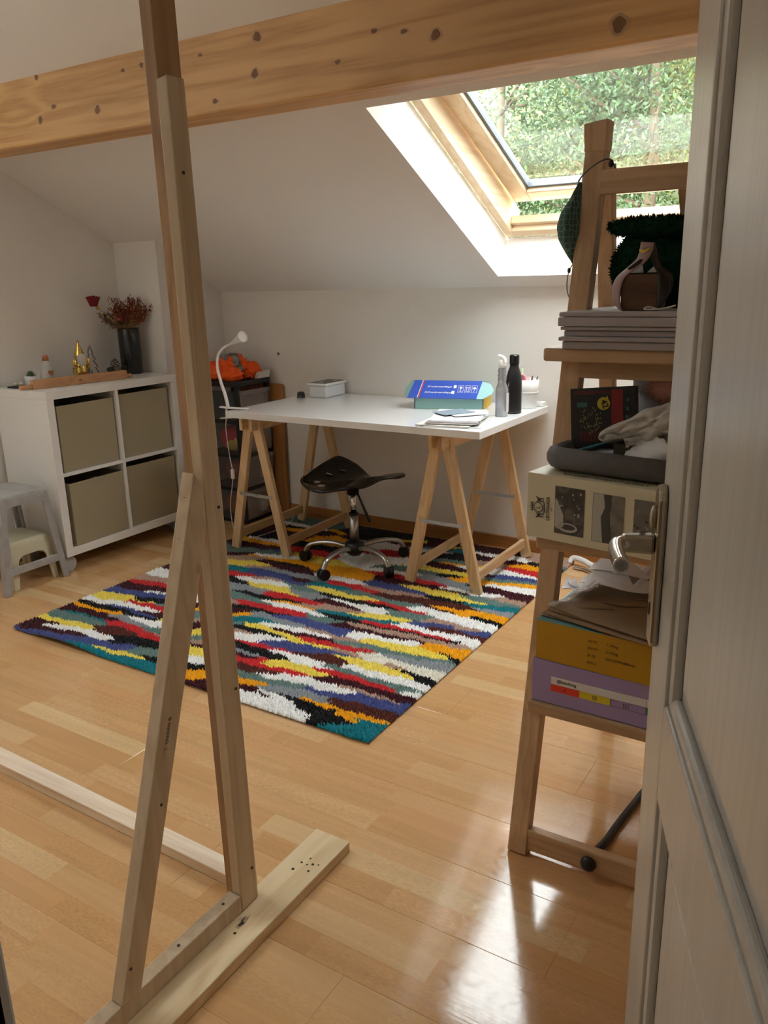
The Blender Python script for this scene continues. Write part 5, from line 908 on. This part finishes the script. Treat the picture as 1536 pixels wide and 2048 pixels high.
MB().prism([(0, 0), (.018, .105), (.002, .100), (-.018, .060), (-.018, .02)], lambda a, b, d: LM @ V(a, b, d), -.004, -.001).build('side_wing', pm('teal_shadow_wing', '#7a9a90', rough=.5), tb_)
MB().prism([(0, .105), (.36, .105), (.36, .30), (0, .30)], lambda a, b, d: LM @ V(a*.97+.006, .105+(b-.105)*.30, d-(b-.105)*.36), -.003, 0).build('lid', TEALW, tb_)
l1 = LM @ Matrix.Translation(V(0, 0, .0005)); l2 = LM @ Matrix.Translation(V(0, 0, .0009)); WI = pm('white_ink', (.86, .86, .88), rough=.5); RI = pm('red_stripe', '#d0454a', rough=.5)
def sk(mb, x0, x1): mb.add([V(x0, .0005, 0), V(x1, .0005, 0), V(x1+.010, .1045, 0), V(x0+.010, .1045, 0)], [(0,1,2,3)])
a_ = MB(); sk(a_, .046, .0495); a_.xf(l1).build('white_stripe', WI, tb_); a_ = MB(); sk(a_, .0505, .056); a_.xf(l1).build('red_stripe', RI, tb_)
lettering('AK-I cut pile carpet tufting gun', .0118, l1 @ Matrix.Translation(V(.085, .064, 0)), WI, tb_, sx=.78, bold=.0003)
lettering('AK-III loop pile carpet tufting gun', .0118, l1 @ Matrix.Translation(V(.078, .030, 0)), WI, tb_, sx=.78, bold=.0003)
a_ = MB(); quad(a_, .208, .221, .060, .077); quad(a_, .203, .216, .026, .043)
for i, x in enumerate((.230, .262, .293)):
    rect(a_, x, x+.025, .034, .076, .0014); cx = x+.0125
    if i == 0: a_.add([V(cx-.007,.069,0),V(cx+.007,.069,0),V(cx+.004,.056,0),V(cx-.004,.056,0)], [(3,2,1,0)]); quad(a_, cx-.001, cx+.001, .044, .056); quad(a_, cx-.006, cx+.006, .041, .044)
    if i == 1:
        for s in (-.005, .005): quad(a_, cx+s-.0011, cx+s+.0011, .046, .064); a_.add([V(cx+s-.0038,.062,0),V(cx+s+.0038,.062,0),V(cx+s,.070,0)], [(0,1,2)])
        quad(a_, cx-.009, cx+.009, .041, .0435)
    if i == 2: a_.add([V(cx+.009*math.cos(k*.3142), .056+.011*math.sin(k*.3142), 0) for k in range(11)], [tuple(range(11))]); quad(a_, cx-.0008, cx+.0008, .042, .057); quad(a_, cx-.004, cx, .041, .0425)
a_.xf(l1).build('handling_symbols', WI, tb_)
# papers
def sheet(name, label, cat, c, w, h, a, z, mat, t=.0012, curl=.0, group=None):
    ca, sa = math.cos(a), math.sin(a)
    f = lambda u, v: V(c[0]+(u-.5)*w*ca-(v-.5)*h*sa, c[1]+(u-.5)*w*sa+(v-.5)*h*ca, z+t/2+curl*((u-.5)**2*2+max(0, v-.6)*.5))
    return tag(MB().grid(9, 9, f, False).build(name, mat, solid=t), label, cat, group)
PW = pm('paper_white', (.78, .78, .80), rough=.6, var=.015); z = DZ
sheet('clear_folder', 'translucent document folder at the bottom of the papers on the desk', 'folder', (-1.505, 2.998), .235, .30, .26, z+.0004, pm('milky_plastic', (.66, .67, .65), rough=.25), .003)
sheet('cream_folder', 'pale cream card folder under the white papers on the desk', 'folder', (-1.530, 3.00), .225, .31, .14, z+.0042, pm('cream_folder', (.72, .69, .62), rough=.6), .003, .002)
for i, (dx, dy, a, l) in enumerate(((-.004, .006, .30, 'lowest'), (.006, -.004, .22, 'second lowest'), (-.002, .004, .35, 'middle'), (.004, .002, .27, 'second highest'), (.0, .008, .33, 'highest'))):
    sheet('paper_sheet', 'white letter paper in the pile on the desk, %s of five' % l, 'paper', (-1.520+dx, 3.015+dy), .210, .295, a, z+.0085+.0032*i, PW if i != 2 else pm('paper_pinkish', (.72, .55, .54), rough=.6), .0024, .003, 'papers piled on the desk')
sheet('grey_leaflet', 'folded blue-grey leaflet on top of the paper pile', 'leaflet', (-1.555, 3.045), .105, .145, -.55, z+.0290, pm('bluegrey_paper', '#8fa0ae', rough=.5), .0022, .002)
sheet('torn_envelope', 'torn white envelope beside the blue-grey leaflet on the paper pile', 'envelope', (-1.478, 3.035), .075, .150, -.75, z+.0272, pm('envelope_grey', (.70, .72, .74), rough=.6), .0016, .002)
o = MB().tube(spline([(-1.455, 2.868, z+.0075), (-1.447, 2.862, z+.0125), (-1.440, 2.868, z+.013), (-1.444, 2.878, z+.010)], 5), .0012, 6).build('paper_clip', SCREW); tag(o, 'small dark paper clip at the near edge of the paper pile', 'clip')
# spray bottle
sb = thing('spray_bottle', 'silver spray bottle with a white trigger head on the desk', 'bottle', (-1.404, 3.198, DZ))
SIL = pm('silver_plastic', (.42, .43, .45), rough=.3, metal=.55, var=.02)
def rsq(q, a): k = (abs(math.cos(a))**4+abs(math.sin(a))**4)**-.25; return V(q.x*k, q.y*k*.72, q.z) if q.z < .135 else q
MB().lathe([(.024, .0), (.0255, .004), (.0255, .105), (.024, .120), (.0185, .134), (.0160, .148), (.0195, .157), (.0155, .165), (.0195, .174), (.0155, .182), (.0190, .191), (.0155, .200), (.0155, .212)], (-1.404, 3.198, DZ+.0005), 28, fn=rsq).build('body', SIL, sb)
MB().lathe([(.0175, .206), (.0180, .222), (.0150, .236), (.0130, .240)], (-1.404, 3.198, DZ), 20).build('collar', WHITE, sb)
MB().prism([(-.014, .228), (.020, .226), (.018, .244), (.008, .254), (-.020, .262), (-.024, .252), (-.014, .246)], lambda a, b, d: V(-1.404+a*.97, 3.198-a*.24+d, DZ+b), -.011, .011).build('trigger_head', WHITE, sb, bevel=.005, seg=3)
MB().box(-1.3785, -1.3780, 3.186, 3.212, DZ+.02, DZ+.10).build('side_label', pm('bottle_label', (.7, .7, .72), rough=.5), sb)
# black bottle
wb = thing('water_bottle', 'matt black metal water bottle behind the spray bottle on the desk', 'bottle', (-1.392, 3.298, DZ))
MB().lathe([(.030, 0), (.0335, .003), (.0345, .012), (.0345, .135), (.033, .155), (.027, .180), (.0205, .197), (.0190, .205), (.0190, .212)], (-1.392, 3.298, DZ+.0005), 36).build('body', pm('matt_black_steel', (.012, .012, .013), rough=.38, var=.1), wb)
MB().lathe([(.0205, .211), (.0212, .214), (.0212, .246), (.019, .252), (0, .253)], (-1.392, 3.298, DZ), 32).build('cap', pm('black_cap', (.008, .008, .009), rough=.2), wb)
a_ = MB(); cx, cy, r0 = -1.392, 3.298, .0349
for p in ([(-.5, .115), (-.3, .128), (-.05, .142), (-.12, .120), (-.25, .118)], [(-.45, .104), (-.32, .112), (-.18, .108), (-.30, .098)]): a_.add([V(cx+r0*math.cos(-1.75+q[0]*.6), cy+r0*math.sin(-1.75+q[0]*.6), DZ+q[1]) for q in p], [tuple(range(len(p)))])
a_.build('emblem', pm('pale_emblem', (.55, .55, .55), rough=.4), wb)
# white pot with odds and ends
wp = thing('white_caddy', 'round white pot of pens and tape rolls at the back of the desk', 'pot', (-1.405, 3.470, DZ))
MB().lathe([(.047, 0), (.050, .002), (.050, .062), (.056, .070), (.0565, .128), (.0545, .128), (.054, .072), (.048, .066), (.046, .004)], (-1.405, 3.470, DZ+.0005), 40).build('pot', WHITE, wp)
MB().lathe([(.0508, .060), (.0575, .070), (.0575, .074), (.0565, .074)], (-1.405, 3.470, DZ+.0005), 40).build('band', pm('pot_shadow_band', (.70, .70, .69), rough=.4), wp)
a_ = MB(); quad(a_, 0, .012, 0, .028); a_.xf(frame(V(-1.425, 3.4165, DZ+.088), (.93, -.10, 0), (0, 0, 1)))
ws = a_.build('price_sticker', LW_, wp); a_ = MB()
for k in range(7): quad(a_, .002, .010, .003+.0034*k, .0048+.0034*k)
a_.xf(frame(V(-1.425, 3.4158, DZ+.088), (.93, -.10, 0), (0, 0, 1))).build('barcode', INK, ws)
for x, y, dx, h, c, l in ((-1.418, 3.455, -.02, .150, (.75, .28, .32), 'pink-handled scissors in the white pot on the desk'), (-1.395, 3.452, .03, .138, (.02, .02, .02), 'black marker pen in the white pot on the desk'), (-1.382, 3.470, .035, .136, (.10, .09, .09), 'dark pen leaning right in the white pot'), (-1.425, 3.485, -.01, .175, (.45, .52, .30), 'green-tipped tall brush in the white pot'), (-1.405, 3.478, .01, .140, (.8, .45, .45), 'rose-coloured pencil in the white pot')):
    o = MB().cyl((x, y, DZ+.006), (x+dx*.8, y+.004, DZ+h), .0042, n=8).cyl((x+dx*.8, y+.004, DZ+h), (x+dx*.85, y+.004, DZ+h+.008), .003, .001, n=8).build('pen', pm('pen_%d' % (h*1e4), c, rough=.4)); tag(o, l, 'pen', 'pens in the white pot')
o = MB().lathe([(.016, 0), (.024, 0), (.024, .012), (.016, .012), (.016, 0)], (0, 0, 0), 24).xf(Matrix.Translation(V(-1.415, 3.448, DZ+.128)) @ Matrix.Rotation(1.25, 4, 'X')).build('tape_roll', pm('pink_tape', (.85, .38, .42), rough=.4)); tag(o, 'roll of pink tape propped in the white pot', 'tape')
o = thing('white_charger', 'small white charger block at the far right corner of the desk', 'charger', (-1.362, 3.530, DZ))
MB().box(-1.392, -1.336, 3.510, 3.548, DZ+.0005, DZ+.022).build('case', WHITE, o, bevel=.004); MB().cyl((-1.364, 3.529, DZ+.022), (-1.364, 3.529, DZ+.0228), .008, n=16).build('indicator', pm('grey_disc', (.5, .5, .5)), o)
# white lidded box and black clip
o = thing('lidded_box', 'low white plastic box with a dark-topped lid at the back left of the desk', 'box', (-2.495, 3.44, DZ))
MB().box(-2.546, -2.438, 3.350, 3.530, DZ+.0005, DZ+.062).build('body', pm('white_box_plastic', (.72, .74, .77), rough=.35), o, bevel=.010, seg=4)
ld = MB().box(-2.552, -2.432, 3.344, 3.536, DZ+.062, DZ+.074).build('lid', WHITE, o, bevel=.004)
MB().box(-2.545, -2.439, 3.351, 3.529, DZ+.074, DZ+.0748).build('lid_print', pm('dark_lid_print', (.14, .14, .12), rough=.5), ld)
a_ = MB(); ring(a_, -2.50, 3.40, 0, .014); ring(a_, -2.48, 3.49, 0, .013); a_.xf(Matrix.Translation(V(0, 0, DZ+.0753))).build('lid_motif', pm('lid_pale', (.6, .6, .55)), ld)
o = thing('foldback_clip', 'tiny black foldback clip beside the white lidded box on the desk', 'clip', (-2.572, 3.318, DZ))
MB().prism([(-.017, 0), (.017, 0), (.014, .026), (.006, .032), (-.010, .032), (-.015, .026)], lambda a, b, d: V(-2.572+a*.9, 3.318+a*.35+d, DZ+.0005+b), -.010, .010).build('spring', BLACK, o, bevel=.002)
MB().tube(spline([(-2.580, 3.304, DZ+.010), (-2.574, 3.298, DZ+.003), (-2.566, 3.302, DZ+.003), (-2.562, 3.306, DZ+.012)], 4), .0012, 6).build('wire_handle', STEEL, o)
o = MB().cyl((-2.91, YB-.004, .915), (-2.91, YB+.002, .915), .0065, n=12).build('wall_plug', pm('brown_plug', (.12, .07, .045), rough=.7)); tag(o, 'small brown wall plug in the knee wall above the drawer tower', 'wall plug')

# ================================================================== ON THE CUBE SHELF
ZK = KZ1
va = thing('black_vase', 'tall glossy black vase of dried flowers at the end of the cube shelf', 'vase', (-3.390, 2.950, ZK))
VB = pm('wet_black_glaze', (.010, .011, .012), rough=.16, var=.2, bump=.25, bscale=40)
MB().lathe([(.050, 0), (.055, .006), (.055, .228), (.052, .234), (.048, .230), (.048, .05)], (-3.390, 2.950, ZK+.0005), 32).build('body', VB, va)
dr_ = MB(); dr_.tube(spline([(-3.352, 2.907, ZK+.228), (-3.348, 2.905, ZK+.19), (-3.346, 2.907, ZK+.12), (-3.346, 2.909, ZK+.03)], 5), [.003, .004, .0035, .003, .005, .004, .003, .0035, .004, .003, .0035, .003, .004, .003, .003, .002][:16], 6).build('glaze_drip', pm('glaze_drip', (.03, .03, .033), rough=.08), va)
# dried flowers
r = random.Random(11); top = V(-3.390, 2.950, ZK+.225)
STEM = pm('dried_stem', '#a9854f', rough=.8, var=.2); 
def stem(d, l, w=.0018): p1 = top+d*l; return p1
for nm, lab, n, col, a0, a1, l0, l1 in (('dried_statice', 'dense spray of dried dark-red statice on the right of the vase', 46, '#6d1a1c', -.5, 1.25, .085, .165), ('dried_grass', 'rust and straw-coloured dried grasses in the middle of the vase', 34, '#8a4a24', -1.0, .9, .09, .170), ('dried_heather', 'brownish-mauve dried heather leaning left in the vase', 22, '#6e4a44', -1.5, -.3, .09, .150)):
    t = thing(nm, lab, 'dried flowers', tuple(top)); sm2, hd2 = MB(), MB()
    for k in range(n):
        q = r.uniform(a0, a1)*.62; e_ = r.uniform(-.35, .35); d = V(math.sin(q)*.75, math.sin(q)*.66+e_*.4, math.cos(q)).normalized(); l = r.uniform(l0, l1); b0 = top+V(r.uniform(-.028, .028), r.uniform(-.028, .028), -.03); p1 = b0+d*(l+.03)
        sm2.tube([b0, b0.lerp(p1, .6)+V(0, 0, .004), p1], [.0014, .0012, .0008], 4)
        for j in range(30):
            f = r.uniform(.50, 1.03); c = b0.lerp(p1, f)+V(r.gauss(0, .006), r.gauss(0, .006), r.gauss(0, .005)); s = r.uniform(.0035, .008); u_ = V(r.gauss(0, 1), r.gauss(0, 1), r.gauss(0, 1)).normalized(); w_ = u_.orthogonal().normalized()
            hd2.add([c-u_*s, c+w_*s*.5, c+u_*s, c-w_*s*.5], [(0,1,2,3)])
    sm2.build('stems', STEM, t)['kind'] = 'stuff'; f_ = hd2.build('florets', pm('floret_'+nm, col, rough=.85, var=.5, scale=60), t); f_['kind'] = 'stuff'
rs = thing('dried_rose', 'dark red dried rose leaning far left out of the vase', 'flower', (-3.470, 2.850, 1.22)); rc = V(-3.452, 2.800, 1.226)
RED = pm('deep_red_petal', (.20, .003, .008), rough=.7, var=.2)
for k in range(9):
    a = k*2.4; R_ = .011+.0028*k
    MB().grid(6, 6, lambda u, v, a=a, R_=R_: rc+V(R_*(.55+.55*v)*math.cos(a+(u-.5)*1.9), R_*(.55+.55*v)*math.sin(a+(u-.5)*1.9), -.024+.050*v-.004*(u-.5)**2*4-.0008*k*v)).build('petal', RED, rs, solid=.0012)
MB().tube(spline([tuple(top+V(-.02, -.02, -.02)), (-3.425, 2.88, 1.13), (-3.448, 2.815, 1.20)], 6), .0028, 6).build('stem', pm('straw_stem', '#b79a55', rough=.8), rs)
MB().blob((-3.447, 2.818, 1.195), (.008, .008, .014), 10, 8).build('calyx', pm('straw_stem', '#b79a55'), rs)
for c, q, lab, colr in (((-3.440, 2.858, 1.155), .016, 'nearly black dried bloom on the left of the vase', (.012, .008, .010)), ((-3.400, 2.905, 1.135), .020, 'salmon-pink dried bloom low on the left of the vase', (.62, .13, .12)), ((-3.395, 2.915, 1.112), .016, 'small blackish leaf cluster hanging over the rim of the vase', (.015, .012, .012))):
    t = thing('dried_bloom', lab, 'flower', c)
    for k in range(7):
        a = k*.9; d = V(math.cos(a), math.sin(a)*.8, .5*math.sin(k*1.7)).normalized(); s = d.cross(V(0, 0, 1)).normalized()*q*.5; C = V(*c)
        MB().add([C, C+d*q*.6+s, C+d*q*1.25, C+d*q*.6-s], [(0,1,2,3)]).build('petal', pm('bloom_%d' % int(q*1000+colr[0]*100), colr, rough=.8), t, solid=.0012)
    MB().tube([C, C.lerp(top, .6), top+V(-.01, -.01, -.02)], .0012, 5).build('stem', STEM, t)
# wooden bar with dowel
a0_, a1_ = V(-3.290, 2.286, ZK), V(-3.222, 2.768, ZK); ud = (a1_-a0_).normalized(); bk2 = V(-ud.y, ud.x, 0)
wr = thing('wooden_bar', 'plain wooden bar with a dowel through it along the front of the cube shelf top', 'wooden bar', tuple((a0_+a1_)/2))
WBm = wood('pinkish_beech', '#c39268', '#a5754c', '#6d4526', axis=1, freq=30, rough=.55, knot=.05, kscale=6)
h = V(0, 0, .042); e_ = V(0, 0, .0006)
MB().hexa([a0_+e_, a1_+e_, a1_+bk2*.026+e_, a0_+bk2*.026+e_][::1], [a0_+h, a1_+h, a1_+bk2*.026+h, a0_+bk2*.026+h]).build('bar', WBm, wr, bevel=.002)
MB().cyl(a0_-ud*.055+bk2*.014+V(0, 0, .013), a0_+bk2*.014+V(0, 0, .013), .0105, n=16).build('dowel_end', WBm, wr); MB().cyl(a1_+bk2*.014+V(0, 0, .013), a1_+ud*.030+bk2*.014+V(0, 0, .013), .0105, n=16).build('dowel_end', WBm, wr)
# succulent
su = thing('potted_succulent', 'tiny green succulent in a white pot at the near end of the cube shelf', 'plant', (-3.405, 2.360, ZK))
MB().lathe([(.021, 0), (.026, .003), (.0275, .050), (.0255, .050), (.024, .006)], (-3.405, 2.360, ZK+.0005), 24).build('pot', pm('white_ceramic', (.62, .63, .62), rough=.35), su)
SUC = pm('succulent_green', (.09, .16, .04), rough=.5, var=.2)
for k in range(22):
    a = k*2.4; el = .15+1.2*(k/22); q = .030*(1-.35*k/22); d = V(math.cos(a)*math.cos(el), math.sin(a)*math.cos(el), math.sin(el)); s = V(-math.sin(a), math.cos(a), 0)*.0055; C = V(-3.405, 2.360, ZK+.049+.008*k/22); n2 = d.cross(s).normalized()*.003
    MB().add([C, C+d*q*.55+s, C+d*q, C+d*q*.55-s, C+d*q*.5+n2, C+d*q*.5-n2], [(0,1,4),(1,2,4),(2,3,4),(3,0,4),(1,0,5),(2,1,5),(3,2,5),(0,3,5)], True).build('leaf', SUC, su)
# little white house ornament with hearts
wn_ = thing('wooden_ornament', 'little white peaked ornament with wooden hearts beside the succulent', 'ornament', (-3.40, 2.447, ZK))
DKW = wood('dark_ornament_wood', '#6b3f24', '#4a2a18', None, axis=1, freq=40)
MB().box(-3.435, -3.372, 2.412, 2.492, ZK+.0005, ZK+.010).build('base', DKW, wn_, bevel=.003)
WM = pm('white_felt', (.55, .53, .50), rough=.9)
MB().lathe([(.030, .010), (.029, .05), (.020, .10), (.012, .118), (.004, .134)], (-3.405, 2.450, ZK), 20).build('body', WM, wn_)
MB().lathe([(.0155, .112), (.0115, .136), (.008, .137)], (-3.405, 2.450, ZK), 16).build('peak', wood('light_ornament_wood', '#a86a3c', '#8a5230', None, axis=2), wn_)
ht = [(0, -.016), (.014, -.002), (.013, .008), (.007, .011), (0, .006), (-.007, .011), (-.013, .008), (-.014, -.002)]
MB().prism(ht, lambda a, b, d: V(-3.374+d, 2.448+a, ZK+.058+b), 0, .004).build('heart', wood('light_ornament_wood', '#a86a3c', '#8a5230'), wn_)
MB().lathe([(.020, .010), (.018, .024), (.006, .034), (0, .035)], (-3.388, 2.446, ZK), 16).build('mound', DKW, wn_)
MB().box(-3.370, -3.364, 2.440, 2.464, ZK+.012, ZK+.026).build('snowman_face', WM, wn_, bevel=.003)
# gold gnome
gg = thing('gold_gnome', 'shiny gold gnome figure with a white beard on the cube shelf', 'ornament', (-3.400, 2.635, ZK))
GOLD = pm('mirror_gold', (.80, .55, .16), rough=.14, metal=1, var=.04)
bdy = MB().lathe([(.034, 0), (.036, .02), (.033, .075), (.026, .10), (.020, .105)], (-3.400, 2.635, ZK+.0005), 28).build('body', GOLD, gg)
for k in range(22):
    a = k*2.4; zz_ = .012+.085*((k*.37) % 1); R_ = .0345-.006*(zz_/.1)**2; c = V(-3.40+R_*math.cos(a), 2.635+R_*math.sin(a), ZK+zz_); MB().blob(tuple(c), (.0042, .0042, .0042), 8, 6).build('dot', BLACK, bdy)
MB().blob((-3.378, 2.632, ZK+.098), (.022, .026, .034), 16, 12, lambda d: 1-.25*max(0, -d.z)*abs(d.y)).build('beard', pm('white_beard', (.62, .59, .56), rough=.6), gg)
MB().lathe([(.027, .112), (.024, .125), (.012, .160), (.005, .180), (.0045, .184)], (-3.396, 2.635, ZK), 22).build('hat', GOLD, gg)
MB().blob((-3.396, 2.635, ZK+.187), (.006, .006, .006), 10, 8).build('bobble', GOLD, gg)
for s in (-1, 1): MB().blob((-3.385, 2.635+s*.038, ZK+.085), (.009, .012, .026), 12, 8).build('arm', GOLD, gg)
# zigzag tree
ot = thing('cutout_tree', 'flat zigzag cut-out Christmas tree leaning beside the gold gnome', 'ornament', (-3.395, 2.715, ZK))
zg = [(.0, .155), (.016, .118), (.008, .118), (.028, .085), (.014, .085), (.038, .048), (.022, .048), (.052, .003)]
OTM = pm('grey_driftwood', (.22, .18, .15), rough=.6)
def zz_tube(sgn): return [V(-3.405+.004*sgn, 2.705+sgn*a, ZK+.006+b) for a, b in zg]
MB().tube(zz_tube(1), .0032, 6, smooth=False).tube(zz_tube(-.55), .0028, 6, smooth=False).build('outline', OTM, ot)
for y0, hh_ in ((2.690, .075), (2.702, .045), (2.678, .03)): MB().cyl((-3.40, y0, ZK+.001), (-3.40, y0, ZK+hh_), .0025, n=6).build('twig', OTM, ot)
MB().cyl((-3.405, 2.705, ZK+.160), (-3.399, 2.705, ZK+.160), .009, n=5).build('star', pm('pale_star', (.5, .47, .42)), ot)
# pine cone pot
pc = thing('pine_cone_pot', 'dark pine cone in a small leaf-trimmed pot near the vase', 'ornament', (-3.390, 2.842, ZK))
MB().lathe([(.024, 0), (.030, .04), (.028, .045)], (-3.390, 2.842, ZK+.0005), 18).build('pot', pm('olive_pot', (.11, .10, .075), rough=.6), pc)
for k in range(46):
    f = k/46; a = k*2.4; R_ = .026*math.sin(math.pi*(.18+.75*f)); C = V(-3.388+R_*math.cos(a), 2.840+R_*math.sin(a), ZK+.044+.042*f); d = V(math.cos(a), math.sin(a), .5); s = V(-math.sin(a), math.cos(a), 0)*.005
    MB().add([C-s-d*.006, C+s-d*.006, C+s*.6+d*.004, C-s*.6+d*.004, C+V(0,0,-.003)], [(0,1,2,3),(0,4,1),(3,2,4)]).build('scale', pm('cone_scale', (.06, .042, .03), rough=.7, var=.5, scale=90), pc)
for s in (-1, 1): MB().blob((-3.375, 2.842+s*.045, ZK+.038), (.006, .026, .012), 12, 6).build('leaf', pm('dark_leaf', (.022, .024, .015), rough=.6), pc)
# black dish with white shells
bd_ = thing('black_dish', 'small flat black dish of pale shells at the near edge of the cube shelf', 'dish', (-3.435, 2.315, ZK))
MB().box(-3.468, -3.404, 2.275, 2.352, ZK+.0005, ZK+.008).build('dish', pm('black_slate', (.015, .015, .016), rough=.5), bd_, bevel=.002)
for i, (x, y) in enumerate(((-3.44, 2.30), (-3.425, 2.318), (-3.445, 2.332))):
    o = MB().blob((x, y, ZK+.017), (.011, .010, .009), 12, 8, lambda d: 1+.12*math.sin(9*d.x)).build('shell', pm('pale_shell', (.55, .5, .42), rough=.5)); tag(o, 'pale shell on the black dish, %s' % ('nearest the room', 'in the middle', 'nearest the succulent')[i], 'shell', 'shells on the black dish')

# ================================================================== STEP STOOLS
def plastic_stool(name, label, mat, x1, dp, y0t, y1t, y0b, y1b, H, skirt, lw, bar=None, flare=.012, lw2=None):
    t = thing(name, label, 'stool', (x1-dp/2, (y0b+y1b)/2, 0)); xf_, xb_ = x1, x1-dp; lw2 = lw2 or lw*.8
    tx1, tx0 = xf_-flare, xb_+flare
    MB().hexa([(tx0,y0t,H-.016),(tx1,y0t,H-.016),(tx1,y1t,H-.016),(tx0,y1t,H-.016)], [(tx0+.006,y0t+.006,H),(tx1-.006,y0t+.006,H),(tx1-.006,y1t-.006,H),(tx0+.006,y1t-.006,H)]).build('seat', mat, t, bevel=.006, seg=3)
    k = .010
    def yl(z, a, b): f = (H-z)/H; return a+(b-a)*f
    def xl(z, front): f = (H-z)/H; return (tx1+(xf_-tx1)*f) if front else (tx0+(xb_-tx0)*f)
    for front in (1, 0):
        # one arched face: outline with the opening cut out, rounded inner corners
        def P(y, z, d, front=front): x = xl(z, front); return V(x-d if front else x+d, y, z)
        n = 6; rad = skirt*.55; zo = H-skirt; out = []
        iy0t, iy1t = yl(zo, y0t, y0b)+lw, yl(zo, y1t, y1b)-lw
        ib0, ib1 = y0b+lw2, y1b-lw2
        arc0 = [(iy0t+rad*(1-math.sin(a)), zo-rad*(1-math.cos(a))) for a in [math.pi/2*i/n for i in range(n+1)]]   # from under the skirt round to the leg
        arc0 = [(iy0t+rad-rad*math.sin(a), zo-rad+rad*math.cos(a)) for a in [math.pi/2*i/n for i in range(n+1)]]
        arc1 = [(iy1t-rad+rad*math.sin(a), zo-rad+rad*math.cos(a)) for a in [math.pi/2*i/n for i in range(n+1)]]
        poly = [(y0b, .0), (ib0, .0)]+arc0[::-1]+arc1+[(ib1, .0), (y1b, .0), (y1t, H-.014), (y0t, H-.014)]
        MB().prism(poly, lambda a, b, d: P(a, b, d), 0, k).build('legged_face', mat, t, bevel=.002)
        if bar:
            z0, z1 = bar; MB().prism([(yl(z0, y0t, y0b)+.015, z0), (yl(z0, y1t, y1b)-.015, z0), (yl(z1, y1t, y1b)-.015, z1), (yl(z1, y0t, y0b)+.015, z1)], lambda a, b, d: P(a, b, d), .001, .012).build('crossbar', mat, t, bevel=.002)
    for s in (0, 1):
        def Q(x, z, d, s=s): y = yl(z, y0t, y0b) if s == 0 else yl(z, y1t, y1b); return V(x, y+d if s == 0 else y-d, z)
        zo = H-skirt
        poly = [(xl(0, 0), 0), (xl(0, 0)+lw2, 0), (xl(zo, 0)+lw, zo), (xl(zo, 1)-lw, zo), (xl(0, 1)-lw2, 0), (xl(0, 1), 0), (tx1, H-.014), (tx0, H-.014)]
        MB().prism(poly, lambda a, b, d: Q(a, b, d), 0, k).build('side_face', mat, t, bevel=.002)
    return t
SG = pm('scuffed_grey_plastic', (.36, .35, .34), rough=.6, var=.35, scale=16, bump=.1, bscale=60)
SCm = pm('cream_plastic', (.66, .63, .47), rough=.35, var=.04)
plastic_stool('step_stool', 'scuffed grey plastic step stool standing over the cream one', SG, -3.150, .29, 1.965, 2.196, 1.915, 2.243, .434, .050, .030, (.085, .118), .020, .030)
plastic_stool('low_stool', 'low cream plastic stool tucked under the grey step stool', SCm, -3.190, .22, 2.000, 2.195, 1.985, 2.214, .217, .070, .030, None, .010, .026)

# ================================================================== ON THE FLOOR
o = MB().tube(spline([(-.452, 1.575, .008), (-.437, 1.640, .0095), (-.430, 1.72, .009), (-.418, 1.82, .009), (-.405, 1.90, .009), (-.36, 1.98, .009), (-.22, 2.05, .009), (0, 2.1, .009)], 8), .0088, 10).build('black_hose', pm('black_rubber', (.018, .017, .016), rough=.5)); tag(o, 'thick black cable on the floor behind the bottom rail of the easel shelf', 'cable')
wt = thing('bent_metal_foot', 'white and chrome bent tube foot lying on the floor past the rug corner', 'metal foot', (-1.06, 3.42, 0))
MB().tube(spline([(-1.165, 3.455, .012), (-1.155, 3.475, .034), (-1.10, 3.455, .036), (-1.04, 3.415, .030), (-.99, 3.385, .020)], 6), .013, 10, flat=.6).build('upper_tube', pm('white_enamel', (.75, .74, .73), rough=.3), wt)
MB().tube(spline([(-1.13, 3.420, .0075), (-1.08, 3.410, .012), (-1.02, 3.380, .012), (-.97, 3.355, .008)], 6), .0085, 10, flat=.8).build('lower_tube', pm('chrome', (.75, .75, .74), rough=.12, metal=1), wt)
